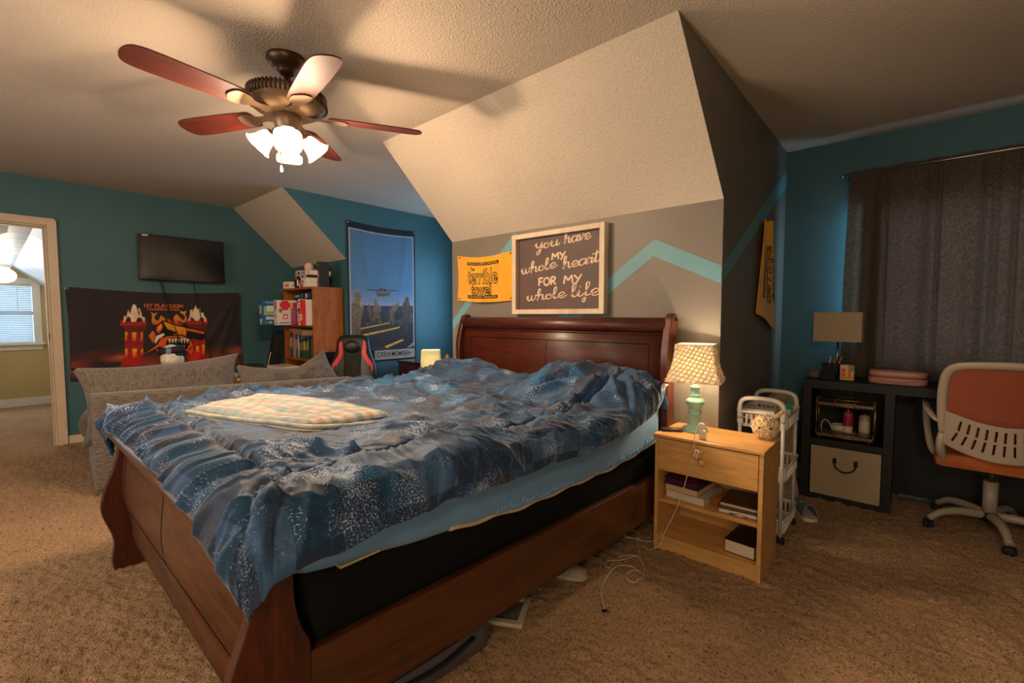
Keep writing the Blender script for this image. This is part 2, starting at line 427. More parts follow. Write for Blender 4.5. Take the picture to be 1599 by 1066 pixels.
f.b2((XL-.07, dy1-.026, 0), (XL-.04, dy1-.013, dz-.01)); f.b2((XL-.07, dy0, dz-.026), (XL-.04, dy1, dz-.013))
dr = struct('trim_1', f, TRIMW, bevel=.003)
obj('strike_plate', MB().b2((XL-.036, dy1-.018, 1.0), (XL-.01, dy1-.013, 1.06)), mat('dark_bronze', rgb(50, 38, 30), rough=.35, metal=.8), dr)
struct('wall_back', slab((XL-T, YB-T, 0), (XR+.3, YB, H)), TEAL)
struct('wall_right', slab((XR+.1, YB, 0), (XR+.22, YS+.1, H)), TEAL)
# outside-corner bead and baseboards
BB = MB().b2((XC, YK+.02, 0), (XC+.014, YW, .09)).b2((XC+.014, YW-.014, 0), (XR, YW, .09)); struct('baseboard_right', BB, TRIMW)
BB = MB().b2((XL, dy1+c+.005, 0), (XL+.014, YK, .09)).b2((XL, YK-.014, 0), (XA, YK, .09)); struct('baseboard_left', BB, TRIMW)
BB = MB().b2((XB, YK-.014, 0), (XC, YK, .09)); struct('baseboard_headboard', BB, TRIMW)
# ------------------------------------------------------------------ the next room seen through the doorway
FX = -9.0
struct('floor_next_room', slab((FX-.1, -2.4, -.1), (XL-T, 1.6, .003)), CARPET)
gw = MB(); y0, y1, z0, z1 = -.75, .37, .86, 1.65
gw.b2((FX-T, -2.4, 0), (FX, y0, 2.5)); gw.b2((FX-T, y1, 0), (FX, 1.6, 2.5)); gw.b2((FX-T, y0, 0), (FX, y1, z0)); gw.b2((FX-T, y0, z1), (FX, y1, 2.5))
struct('wall_next_room', gw, CREAM)
struct('wall_next_room_right', slab((FX, .62, 0), (XL-T, .72, 2.5)), CREAM)
struct('wall_next_room_left', slab((FX, -2.4, 0), (XL-T, -2.3, 2.5)), CREAM)
f = MB(); c = .075
f.b2((FX, y1, z0-c), (FX+.02, y1+c, z1+c)); f.b2((FX, y0-c, z0-c), (FX+.02, y0, z1+c)); f.b2((FX, y0, z1), (FX+.02, y1, z1+c))
f.b2((FX, y0-c-.02, z0-.03), (FX+.06, y1+c+.02, z0)); f.b2((FX, y0-c, z0-.1), (FX+.015, y1+c, z0-.03))
f.b2((FX-.08, y0, (z0+z1)/2-.02), (FX-.05, y1, (z0+z1)/2+.02))
for k in range(1, 3): f.b2((FX-.08, y0+(y1-y0)*k/3-.012, z0), (FX-.05, y0+(y1-y0)*k/3+.012, z1))
win1 = struct('window_1', f, WHITE)
obj('pane', MB().b2((FX-.092, y0, z0), (FX-.088, y1, z1)), GLASS, win1)
bl = thing('window_blind', 'white slatted blind lowered in the window of the next room', 'blind', (FX-.02, (y0+y1)/2, z0))
SLAT = mat('blind_slat', rgb(228, 236, 240), rough=.5); SLAT.node_tree.nodes['Principled BSDF'].inputs['Subsurface Weight'].default_value = 0
b_ = SLAT.node_tree.nodes['Principled BSDF']; tl = SLAT.node_tree.nodes.new('ShaderNodeBsdfTranslucent'); tl.inputs[0].default_value = (.8, .9, 1, 1)
mx = SLAT.node_tree.nodes.new('ShaderNodeMixShader'); mx.inputs[0].default_value = .45
SLAT.node_tree.links.new(b_.outputs[0], mx.inputs[1]); SLAT.node_tree.links.new(tl.outputs[0], mx.inputs[2]); SLAT.node_tree.links.new(mx.outputs[0], SLAT.node_tree.nodes['Material Output'].inputs[0])
sm = MB().box((0, 0, 0), (.028, y1-y0-.02, .0015), Euler((0, R_(38), 0))).mesh('slat')
sm.materials.append(SLAT)
for k in range(32): link('slat', sm, None, bl, (0, 0, .012+k*.0242))
obj('head_rail', MB().b2((-.015, -(y1-y0)/2+.005, z1-z0-.03), (.015, (y1-y0)/2-.005, z1-z0)), WHITE, bl)
obj('tilt_wand', MB().tube([(.025, .42, .76), (.027, .42, .45)], .003, 6), WHITE, bl)
struct('baseboard_next_room', MB().b2((FX, -2.3, 0), (FX+.016, .62, .11)), WHITE)
# white boarded vault of the next room
NX = -7.1
GLOSSW = mat('white_boarded_ceiling', rgb(216, 224, 230), rough=.28, bump=.05, bscale=6)
near = [(-2.3, 1.5), (-.30, 1.93), (.14, 2.085), (.297, 2.08), (.41, 2.03), (.62, 1.93)]
far = [(-2.3, 1.2), (-.9, 1.65), (-.62, 1.85), (.195, 1.848), (.40, 1.68), (.62, 1.49)]
vault = MB()
for i in range(5):
    for j in range(9):      # each strip boarded across
        t0, t1 = j/9, (j+1)/9-.004
        q = lambda P, Q, t: (NX+(FX-NX)*t, P[0]+(Q[0]-P[0])*t, P[1]+(Q[1]-P[1])*t)
        vault.add([q(near[i], far[i], t0), q(near[i+1], far[i+1], t0), q(near[i+1], far[i+1], t1), q(near[i], far[i], t1)], [(0, 1, 2, 3)])
o = struct('ceiling_next_room', vault, GLOSSW); sd = o.modifiers.new('s', 'SOLIDIFY'); sd.thickness = .02; sd.offset = 1
hd = [(-2.3, 2.5)]+near[::-1][::-1]
struct('trim_2', MB().prism([(-2.3, 2.5)]+near+[(.62, 2.5)], NX, NX+.9, 'X'), TRIMW)
cl = thing('ceiling_globe', 'glowing round white ceiling light in the next room, seen through the doorway', 'ceiling light', (-8.05, .10, 1.81))
obj('ceiling_plate', MB().lathe([(0, 0), (.07, 0), (.075, -.02), (.05, -.035), (0, -.035)], n=20), WHITE, cl, (0, 0, .0))
obj('globe', MB().sphere((0, 0, -.115), (.115, .115, .09)), mat('globe_glass', rgb(255, 240, 215), emit=rgb(255, 226, 176), estr=2.5), cl)
# ------------------------------------------------------------------ the sleigh bed
MAHOG = wood('mahogany', rgb(52, 20, 12), rgb(92, 36, 20), 'X', rough=.42, coat=.10)
MAHOGZ = wood('mahogany_upright', rgb(46, 17, 10), rgb(92, 36, 18), 'Z', rough=.38, coat=.15)
GROOVE = mat('dark_groove', rgb(18, 8, 6), rough=.9, spec=0)
bed = thing('sleigh_bed', 'dark cherry wooden sleigh bed with curved headboard under the framed sign', 'bed', (0, 0, 0))
def xe(y): return -1.11+(y-.47)*.067        # right edge of the bed runs slightly askew
# headboard: S-profile (y, z) swept across
hx0, hx1 = -2.655, -1.0
prof = [(2.452, .25), (2.452, .62), (2.437, .80), (2.428, .95), (2.44, 1.06), (2.462, 1.125)]
prof2 = [(p[0]+.028, p[1]) for p in prof]
hb = MB(); P = curve_pts(prof, 5); Q = curve_pts(prof2, 5)
hb.prism(P+Q[::-1], hx0+.02, hx1-.02, 'X', True)
obj('headboard_panel', hb, MAHOG, bed)
roll = [(2.462+.05*math.cos(a)+.005, 1.165+.046*math.sin(a)) for a in [i*math.pi/9 for i in range(18)]]
obj('headboard_roll', MB().prism(roll, hx0+.015, hx1-.015, 'X', True), MAHOG, bed)
gr = MB()
for x0, x1, z0, z1 in ((-2.56, -2.557, .5, 1.06), (-1.835, -1.831, .5, 1.06), (-1.11, -1.107, .5, 1.06), (-2.56, -1.836, 1.058, 1.062), (-1.831, -1.108, 1.058, 1.062)):
    yy = lambda z: np.interp(z, [p[1] for p in P], [p[0] for p in P])
    n = 8
    for k in range(n):
        za, zb = z0+(z1-z0)*k/n, z0+(z1-z0)*(k+1)/n
        gr.add([(x0, yy(za)-.0012, za), (x1, yy(za)-.0012, za), (x1, yy(zb)-.0012, zb), (x0, yy(zb)-.0012, zb)], [(0, 1, 2, 3)])
obj('panel_groove', gr, GROOVE, bed)
obj('roll_bead', MB().tube([(hx0+.02, 2.452, 1.118), (hx1-.02, 2.452, 1.118)], .006, 8), MAHOG, bed)
# headboard side posts: board with the same S outline
def post_poly(front, back): return curve_pts(front, 6)+curve_pts(back, 6)[::-1]
fr = [(2.40, 0), (2.40, .45), (2.40, .66), (2.385, .85), (2.38, 1.0), (2.40, 1.10), (2.42, 1.16), (2.44, 1.215), (2.475, 1.235)]
bk = [(2.49, 0), (2.49, .45), (2.492, .66), (2.48, .82), (2.475, .95), (2.492, 1.06), (2.515, 1.13), (2.525, 1.19), (2.50, 1.228)]
pp = post_poly(fr, bk)
for x in (hx0, hx1):
    obj('headboard_post', MB().prism(pp, x-.022, x+.022, 'X'), MAHOGZ, bed, bevel=.007)
for x in (hx1+.0225,):
    obj('bolt_cap', MB().lathe([(0, .004), (.008, .003), (.009, 0)], (0, 0, 0), 12, Matrix.Rotation(R_(90), 3, 'Y')), GROOVE, bed, (x, 2.482, 1.20))
# footboard: low sleigh
fx0, fx1 = -2.81, -1.12
ffr = [(.335, 0), (.325, .06), (.335, .14), (.325, .20), (.30, .28), (.295, .34), (.315, .42), (.35, .52), (.365, .60), (.345, .66), (.325, .70), (.335, .725)]
fbk = [(.455, 0), (.455, .10), (.47, .20), (.49, .30), (.492, .40), (.472, .455), (.458, .52), (.455, .60), (.455, .68), (.44, .71), (.40, .725)]
pp = post_poly(ffr, fbk)
for x in (fx0, fx1):
    obj('footboard_post', MB().prism(pp, x-.018, x+.018, 'X'), MAHOGZ, bed, bevel=.006)
fpan = [(.405, .13), (.395, .26), (.375, .36), (.375, .46), (.385, .56), (.385, .64), (.365, .69)]
Pf = curve_pts(fpan, 5)
FBW = wood('mahogany_footboard', rgb(66, 38, 22), rgb(108, 66, 40), 'X', rough=.42, coat=.08)
obj('footboard_panel', MB().prism(Pf+[(p[0]+.03, p[1]) for p in Pf][::-1], fx0+.017, fx1-.017, 'X', True), FBW, bed)
obj('footboard_top', MB().prism([(.36+.045*math.cos(a), .69+.03*math.sin(a)) for a in [i*math.pi/8 for i in range(16)]], fx0+.015, fx1-.015, 'X', True), FBW, bed)
gr = MB(); yf = lambda z: np.interp(z, [p[1] for p in Pf], [p[0] for p in Pf])
for x0, x1, z0, z1 in ((-2.035, -2.028, .30, .68), (-1.20, -1.195, .30, .68), (-2.735, -2.73, .30, .68), (-2.735, -2.035, .296, .303), (-2.028, -1.195, .296, .303)):
    for k in range(8):
        za, zb = z0+(z1-z0)*k/8, z0+(z1-z0)*(k+1)/8
        gr.add([(x0, yf(za)-.0015, za), (x1, yf(za)-.0015, za), (x1, yf(zb)-.0015, zb), (x0, yf(zb)-.0015, zb)], [(0, 1, 2, 3)])
obj('panel_groove', gr, GROOVE, bed)
# side rails
def rail(dx, name='side_rail'):
    a, b = .47, 2.42
    mb = MB(); V = []
    for y in (a, b):
        for (x, z) in ((xe(y)+dx-.03, .16), (xe(y)+dx, .16), (xe(y)+dx, .375), (xe(y)+dx-.03, .375)): V.append((x, y, z))
    mb.add(V, [(0, 1, 2, 3), (7, 6, 5, 4), (0, 4, 5, 1), (1, 5, 6, 2), (2, 6, 7, 3), (3, 7, 4, 0)])
    return mb
RAILW = wood('mahogany_rail', rgb(52, 26, 12), rgb(92, 48, 22), 'Y', rough=.34, coat=.3)
obj('side_rail', rail(.0), RAILW, bed, bevel=.004)
obj('side_rail', rail(-1.66), RAILW, bed, bevel=.004)
# box spring: black fabric, soft corners
def soft_slab(x0f, x1f, y0, y1, z0f, z1f, r=.03, n=40, m=40, wr=0, seed=0):
    """rounded box whose edges follow functions of y"""
    mb = MB(); ring = []
    prof_n = 6
    ys = [y0+(y1-y0)*i/n for i in range(n+1)]
    V = []; K = None
    for yi, y in enumerate(ys):
        xa, xb, za, zb = x0f(y), x1f(y), z0f(y), z1f(y)
        e = min((y-y0), (y1-y)); ins = r-math.sqrt(max(0, r*r-max(0, r-e)**2)) if e < r else 0
        row = []
        for (cx, cz, a0) in ((xb-r, za+r, -90), (xb-r, zb-r, 0), (xa+r, zb-r, 90), (xa+r, za+r, 180)):
            for k in range(prof_n+1):
                a = R_(a0+90*k/prof_n); x = cx+r*math.cos(a); z = cz+r*math.sin(a)
                x += -ins if cx > (xa+xb)/2 else ins
                if wr: x += wr*(float(fbm(np.array(y*9+z*3), np.array(z*14-y*2), seed))-.5)
                row.append((x, y, z))
        K = len(row); V += row
    fs = []
    for i in range(n):
        for k in range(K): fs.append((i*K+k, i*K+(k+1) % K, (i+1)*K+(k+1) % K, (i+1)*K+k))
    fs += [tuple(range(K)), tuple(n*K+k for k in reversed(range(K)))]
    mb.add(V, fs, True); return mb
BLACKF = mat('black_ticking', rgb(11, 11, 11), rough=.75, spec=.2, bump=.3, bscale=220, var=.3, vscale=5)
zbs = lambda y: np.interp(y, [.47, .8, 1.3, 1.9, 2.2, 2.43], [.555, .525, .487, .492, .52, .565])
obj('box_spring', soft_slab(lambda y: xe(y)-1.60, lambda y: xe(y)-.035, .475, 2.40, lambda y: .27, lambda y: zbs(y)+.012, r=.03), BLACKF, bed)
obj('cardboard_shim', MB().box((xe(.62)-.04, .64, .553), (.05, .12, .006)), mat('cardboard', rgb(190, 170, 140)), bed)
# mattress in pale blue fitted sheet
SHEET = mat('blue_sheet', rgb(104, 150, 192), rough=.55, bump=.12, bscale=14, var=.06, vscale=3, sheen=.25)
SHEETU = mat('sheet_elastic_edge', rgb(190, 170, 142), rough=.8)
mt = soft_slab(lambda y: xe(y)-1.62, lambda y: xe(y)-.02+.012*math.sin((y-.4)*1.6), .465, 2.385, lambda y: zbs(y)-.004, lambda y: .755, r=.055, n=90, wr=.012, seed=4)
mattress = obj('mattress', mt, None, bed); mattress.data.materials.append(SHEET)
pts = [(xe(y)-.026, y, zbs(y)+.012-.004*math.sin(y*31)) for y in np.linspace(.95, 2.33, 60)]
obj('sheet_elastic', MB().tube(pts, .008, 6), SHEETU, bed)
# fine puckers of the sheet along the elastic
pk = MB()
rnd = random.Random(4)
for k in range(64):
    y = 1.15+k*.0185+rnd.uniform(-.004, .004); h = rnd.uniform(.02, .055); x = xe(y)-.016
    pk.tube([(x-.006, y, zbs(y)+.018), (x+.004, y+.006, zbs(y)+.018+h*.5), (x+.000, y+.014, zbs(y)+.018+h)], [.004, .006, .002], 6)
stuff(obj('sheet_puckers', pk, SHEET, bed))
# ---- pillow peeking out beside the headboard
def pillow_mesh(w, d, h, nx=34, ny=26, seed=1, wr=.01, corner=.0):
    V = []
    u = np.linspace(-1, 1, nx+1); v = np.linspace(-1, 1, ny+1); U, W_ = np.meshgrid(u, v)
    prof_ = (np.clip(1-np.abs(U)**2.6, 0, 1)**.55)*(np.clip(1-np.abs(W_)**2.6, 0, 1)**.55)
    px_ = U*w/2*(1-.07*(1-W_**2)*0+corner*np.abs(U*W_)**3)*(1-.05*(1-np.abs(W_)**2)*0); py_ = W_*d/2*(1+corner*np.abs(U*W_)**3)
    px_ = px_*(1-.06*(1-np.abs(U*W_)**2)*np.abs(U)**3); py_ = py_*(1-.08*(1-np.abs(U*W_)**2)*np.abs(W_)**3)
    nz = (fbm(U*3+seed, W_*3, seed)-.5)*wr*2+(ridged(U*2.2+seed, W_*2.2, seed+3, 2)-.5)*wr
    mb = MB()
    for sgn in (1, -1):
        Z = sgn*(prof_*h/2+nz*prof_)
        pts = np.stack([px_, py_, Z], -1).reshape(-1, 3)
        n1 = nx+1
        fs = [(j*n1+i, j*n1+i+1, (j+1)*n1+i+1, (j+1)*n1+i) if sgn > 0 else (j*n1+i, (j+1)*n1+i, (j+1)*n1+i+1, j*n1+i+1) for j in range(ny) for i in range(nx)]
        mb.add([tuple(p) for p in pts], fs, True)
    me = mb.mesh('pillow')
    bm = bmesh.new(); bm.from_mesh(me); bmesh.ops.remove_doubles(bm, verts=bm.verts, dist=.0008); bm.to_mesh(me); bm.free()
    return me
CREAMF = mat('cream_pillowcase', rgb(222, 208, 182), rough=.8, bump=.2, bscale=30)
pil = obj('pillow', pillow_mesh(.60, .36, .14, seed=3), CREAMF); pil.location = (-1.262, 2.19, .825); pil.rotation_euler = (R_(12), R_(2), R_(2))
tag(pil, 'cream pillow peeking out between blue comforter and headboard on the lamp side', 'pillow')
pil = obj('pillow', pillow_mesh(.60, .36, .09, seed=8), CREAMF); pil.location = (-2.25, 2.17, .775); pil.rotation_euler = (0, 0, 0)
tag(pil, 'pillow buried under the blue comforter on the far side of the bed', 'pillow')

# ---- the comforter
def comforter():
    nu, nv = 520, 560
    hemR, hemL, hemF = .20, .24, .17
    s = np.linspace(-hemL, 1.70+hemR, nu+1); t = np.linspace(-hemF, 1.98, nv+1)
    Sg, Tg = np.meshgrid(s, t)
    W = 1.70
    YF = .395
    uo = np.where(Sg > W, Sg-W, np.where(Sg < 0, Sg, 0)); ui = np.clip(Sg, 0, W)
    vo = np.where(Tg < 0, Tg, 0); vi = np.clip(Tg, 0, None)
    Yb = YF+vi
    XRr = -1.115+(Yb-.47)*.067; XLl = -2.79+0*Yb
    Xb = XLl+(XRr-XLl)*ui/W
    # top height with pillow humps
    def g(x, y, cx, cy, sx, sy, p=2): return np.exp(-(np.abs((x-cx)/sx)**p+np.abs((y-cy)/sy)**p))
    zt = .800-.03*np.exp(-((Yb-1.75)/.45)**2)
    zt = zt+.155*g(Xb, Yb, -1.30, 2.18, .36, .26, 2.6)+.105*g(Xb, Yb, -2.32, 2.30, .42, .30, 2.4)+.06*g(Xb, Yb, -1.55, 2.13, .13, .15)
    zt = zt+.02*g(Xb, Yb, -1.9, .95, .5, .35)
    zt = zt-.02*np.exp(-((Yb-2.36)/.05)**2)
    # slack undulation
    zt = zt+.022*(fbm(Xb*3.2+3, Yb*3.2, 11, 3)-.5)
    # hang
    zh = np.interp(Yb, [.38, .47, .55, .68, 1.3, 1.6, 1.9, 2.07, 2.2, 2.4], [.63, .635, .64, .66, .672, .668, .69, .725, .765, .80])
    zhL = np.full_like(Yb, .60)
    zhF = np.interp(Xb, [-2.9, -2.7, -2.5, -2.0, -1.6, -1.35, -1.2, -1.1], [.62, .69, .715, .735, .715, .68, .64, .62])
    sh_ = np.clip((Tg-1.72)/.26, 0, 1); hk = 1-.86*sh_*sh_*(3-2*sh_)
    du = np.where(uo > 0, uo/hemR, -uo/hemL)*hk; dv = -vo/hemF
    d = np.sqrt(du**2+dv**2); d0 = np.maximum(d, 1e-6)
    d = np.where(d > 1.08, 1.08+.30*(d-1.08), d)
    ws = np.where(d > 1e-6, (du/d0)**2, 0)
    zhem = np.where(uo >= 0, zh, zhL)*ws+zhF*(1-ws)
    Dn = np.maximum(zt-zhem, .05)
    phi = np.minimum(d, 1)*1.72
    Rr = .075+.35*np.maximum(0, Dn-.15)
    RU = Rr; RV = .075
    out = np.sin(phi)
    down = np.where(d <= 1, Dn*(1-np.cos(phi))/(1-math.cos(1.72)), Dn+(d-1)*.42)
    nx_ = np.where(d > 1e-6, np.sign(uo)*du/d0, 0); ny_ = np.where(d > 1e-6, -dv/d0, 0)
    # hem gets a wavy length
    X = Xb+nx_*out*RU; Y = Yb+ny_*out*RV; Z = zt-down
    # head end tucks down behind the pillows
    he = np.clip((Tg-1.86)/.12, 0, 1); Z = Z-he**2*.09
    V = np.stack([X, Y, Z], -1)
    def normals(V):
        a = np.gradient(V, axis=1); b = np.gradient(V, axis=0); n = np.cross(a, b); return n/np.maximum(np.linalg.norm(n, axis=-1, keepdims=True), 1e-9)
    N = normals(V)
    # ---- relief
    ins = .125                                   # stitched line lies this far in from the edges of the top
    dR = (W-ins)-Sg+.012*np.sin(Tg*7+1); dL = Sg-ins; dF = Tg-(.085)
    sd = np.minimum(np.minimum(dR, dL), dF)      # >0 inside the stitched field
    seam = np.exp(-(sd/.011)**2)*(1 if True else 0)
    puff = np.exp(-((np.abs(sd)-.045)/.032)**2)
    borderF = np.clip(-dF/.03, 0, 1)*(dF < np.minimum(dR, dL)); borderR = np.clip(-dR/.03, 0, 1)*(dR <= np.minimum(dF, dL)); borderL = np.clip(-dL/.03, 0, 1)
    # gathers run across the border, fan out at the corner
    wF = (Sg-.35*(Tg))+.03*(fbm(Sg*6, Tg*7, 21, 2)-.5)
    gathF = ridged(wF*15, Tg*2.2+5, 31, 2)
    ang = np.arctan2(np.maximum(Sg-(W-ins), 1e-4), np.maximum(.085-Tg, 1e-4))
    wR = Tg+.25*(Sg-W)+.06*(fbm(Sg*5, Tg*5, 22, 2)-.5)
    gathR = ridged(wR*7.5, Sg*1.6, 32, 2)
    fineR = ridged(wR*26, Sg*3, 34, 2)
    # top: long soft creases, mostly across the bed, pulled towards the lamp-side corner
    a = R_(24); p = Sg*math.cos(a)+Tg*math.sin(a); q = -Sg*math.sin(a)+Tg*math.cos(a)
    wx = .16*(fbm(p*2.2, q*3, 41, 3)-.5)
    top = ridged(p*1.7+wx*3, (q+wx)*7.5, 42, 3); top2 = ridged(p*5+3, (q+wx)*19, 47, 2)
    patch = fbm(Sg*2.6, Tg*2.6, 51, 2)
    top = top**2.2*1.55; top2 = top2**2*1.2; gathF = gathF**1.8*1.35; gathR = gathR**2.0*1.45
    # sharper creases running along the bed and dragged off the near side
    wl = .22*(fbm(Sg*3, Tg*2, 81, 3)-.5); lengthw = ridged((Sg+wl)*5.5, Tg*1.3+Sg*.8, 82, 3)**3.2*1.9
    drag = ridged((Tg*.9-Sg*.75+wl*.6)*8, Sg*1.8+Tg*.6, 84, 3)**3*1.8
    inside = np.clip(sd/.04, 0, 1)
    r = inside*((top-.45)*.046*(.4+1.1*patch)+(top2-.45)*.011)
    r = r+inside*((lengthw-.4)*.013*(.5+.8*(1-patch))+(drag-.4)*.006)+np.maximum(borderR, borderL)*(drag-.4)*.017
    r = r+borderF*(gathF-.5)*.040+(sd > 0)*np.exp(-(dF/.12)**2)*(gathF-.5)*.022*(dF < dR)
    r = r+np.maximum(borderR, borderL)*((gathR-.5)*.044*np.clip((.9-(-dR)/.35), .3, 1)+(fineR-.5)*.010)+np.exp(-(dR/.05)**2)*(fineR-.5)*.010
    r = r+puff*.010-seam*.026*(.6+.8*fbm(Sg*22, Tg*22, 61, 2))
    r = r+(fbm(Sg*16, Tg*16, 71, 2)-.5)*.006
    bm_ = np.exp(-((Xb+2.02)/.50)**6-((Yb-.82)/.34)**6); r = r*(1-.8*bm_)-.006*bm_
    # deep fold on the pillow and one at the foot corner
    def crease(x0, y0, x1, y1, wd, dp):
        dx, dy = x1-x0, y1-y0; L2 = dx*dx+dy*dy
        k = np.clip(((Sg-x0)*dx+(Tg-y0)*dy)/L2, 0, 1); dd = np.hypot(Sg-x0-k*dx, Tg-y0-k*dy)
        return -dp*np.exp(-(dd/wd)**2)*np.sin(np.pi*np.clip(k*.9+.08, 0, 1))+dp*.6*np.exp(-((dd-wd*2)/wd)**2)*np.sin(np.pi*np.clip(k*.9+.08, 0, 1))
    r = r+crease(1.02, 1.42, 1.52, 1.74, .022, .030)+crease(1.50, 1.75, 1.80, 1.52, .018, .026)+crease(1.56, 1.80, 1.86, 1.78, .020, .024)+crease(1.52, 1.74, 1.88, 1.66, .016, .022)
    r = r+crease(1.62, .10, 1.78, -.14, .020, .022)+crease(1.70, .06, 1.88, -.02, .022, .024)+crease(.95, 1.15, 1.25, 1.5, .03, .02)
    edge = np.clip(np.minimum(np.minimum(Sg-s[0], s[-1]-Sg)/.03, (Tg-t[0])/.03), 0, 1)
    V = V+N*(r*(.35+.65*edge))[..., None]
    # ends: hem scallops
    amp = np.clip(d-.45, 0, 1)
    V[..., 2] += amp*.028*(np.where(dv > du, gathF, gathR)-.5)
    V[..., 2] = np.where((d <= 0), np.maximum(V[..., 2], .762), V[..., 2])
    # keep the cloth in front of the headboard
    V[..., 1] = np.minimum(V[..., 1], 2.375)
    uv = np.stack([Sg, Tg], -1)
    me = npmesh('comforter', V, nu, nv, uv=uv)
    return me
def comforter_mat():
    m = bpy.data.materials.new('comforter_patchwork'); m.use_nodes = True
    nt = m.node_tree; b = nt.nodes['Principled BSDF']; L = nt.links; N = nt.nodes.new
    uv = N('ShaderNodeUVMap'); uv.uv_map = 'UVMap'
    sep = N('ShaderNodeSeparateXYZ'); L.new(uv.outputs[0], sep.inputs[0])
    def fl(sock, k, off=0):
        a = N('ShaderNodeMath'); a.operation = 'MULTIPLY_ADD'; a.inputs[1].default_value = k; a.inputs[2].default_value = off; L.new(sock, a.inputs[0])
        f = N('ShaderNodeMath'); f.operation = 'FLOOR'; L.new(a.outputs[0], f.inputs[0]); return f.outputs[0]
    def wn(x, y):
        c = N('ShaderNodeCombineXYZ'); L.new(x, c.inputs[0])
        if y is not None: L.new(y, c.inputs[1])
        w_ = N('ShaderNodeTexWhiteNoise'); w_.noise_dimensions = '3D'; L.new(c.outputs[0], w_.inputs['Vector']); return w_.outputs['Value']
    fx = fl(sep.outputs[0], 9.5, .3); fy = fl(sep.outputs[1], 8.5, .7)
    cell = wn(fx, fy)
    ramp = N('ShaderNodeValToRGB'); ramp.color_ramp.interpolation = 'CONSTANT'
    e = ramp.color_ramp.elements
    cols = [(0, (24, 48, 78)), (.20, (36, 70, 106)), (.40, (16, 60, 94)), (.55, (48, 80, 118)), (.70, (36, 48, 70)), (.82, (30, 84, 124)), (.92, (26, 46, 78))]
    e[0].color = rgb(*cols[0][1]); e[1].position = cols[1][0]; e[1].color = rgb(*cols[1][1])
    for p, c in cols[2:]: q = e.new(p); q.color = rgb(*c)
    L.new(cell, ramp.inputs['Fac'])
    # sponge speckle in some of the squares, fading in cloudy blots
    n1 = N('ShaderNodeTexNoise'); n1.inputs['Scale'].default_value = 190; n1.inputs['Detail'].default_value = 2; L.new(uv.outputs[0], n1.inputs['Vector'])
    n2 = N('ShaderNodeTexNoise'); n2.inputs['Scale'].default_value = 7.5; n2.inputs['Detail'].default_value = 2; L.new(uv.outputs[0], n2.inputs['Vector'])
    c2 = wn(fl(sep.outputs[0], 9.5, 7.3), fl(sep.outputs[1], 8.5, 3.7))
    th = N('ShaderNodeMath'); th.operation = 'MULTIPLY_ADD'; th.inputs[1].default_value = .75; L.new(n2.outputs['Fac'], th.inputs[0])
    k = N('ShaderNodeMath'); k.operation = 'MULTIPLY'; k.inputs[1].default_value = .17; L.new(c2, k.inputs[0]); L.new(k.outputs[0], th.inputs[2])
    ad = N('ShaderNodeMath'); ad.operation = 'ADD'; L.new(n1.outputs['Fac'], ad.inputs[0]); L.new(th.outputs[0], ad.inputs[1])
    sr = N('ShaderNodeValToRGB'); sr.color_ramp.elements[0].position = .0; sr.color_ramp.elements[1].position = 1
    mr = N('ShaderNodeMapRange'); mr.inputs[1].default_value = 1.07; mr.inputs[2].default_value = 1.24; L.new(ad.outputs[0], mr.inputs[0])
    mx = N('ShaderNodeMix'); mx.data_type = 'RGBA'; L.new(mr.outputs[0], mx.inputs[0]); L.new(ramp.outputs['Color'], mx.inputs[6]); mx.inputs[7].default_value = rgb(150, 166, 196)
    L.new(mx.outputs[2], b.inputs['Base Color'])
    b.inputs['Roughness'].default_value = .62; b.inputs['Sheen Weight'].default_value = .30; b.inputs['Sheen Roughness'].default_value = .4
    b.inputs['Specular IOR Level'].default_value = .35
    bp = N('ShaderNodeBump'); bp.inputs['Strength'].default_value = .25; bp.inputs['Distance'].default_value = .004
    n3 = N('ShaderNodeTexNoise'); n3.inputs['Scale'].default_value = 60; n3.inputs['Detail'].default_value = 4; L.new(uv.outputs[0], n3.inputs['Vector'])
    L.new(n3.outputs['Fac'], bp.inputs['Height']); L.new(bp.outputs['Normal'], b.inputs['Normal'])
    # plain mid-blue backing
    return m
cf = link('comforter', comforter(), comforter_mat())
LIN = mat('comforter_backing', rgb(52, 96, 132), rough=.6)
cf.data.materials.append(LIN)
sd = cf.modifiers.new('thick', 'SOLIDIFY'); sd.thickness = .012; sd.offset = -1; sd.material_offset = 1; sd.material_offset_rim = 0
tag(cf, 'rumpled navy and slate blue patchwork comforter spread over the sleigh bed', 'comforter')
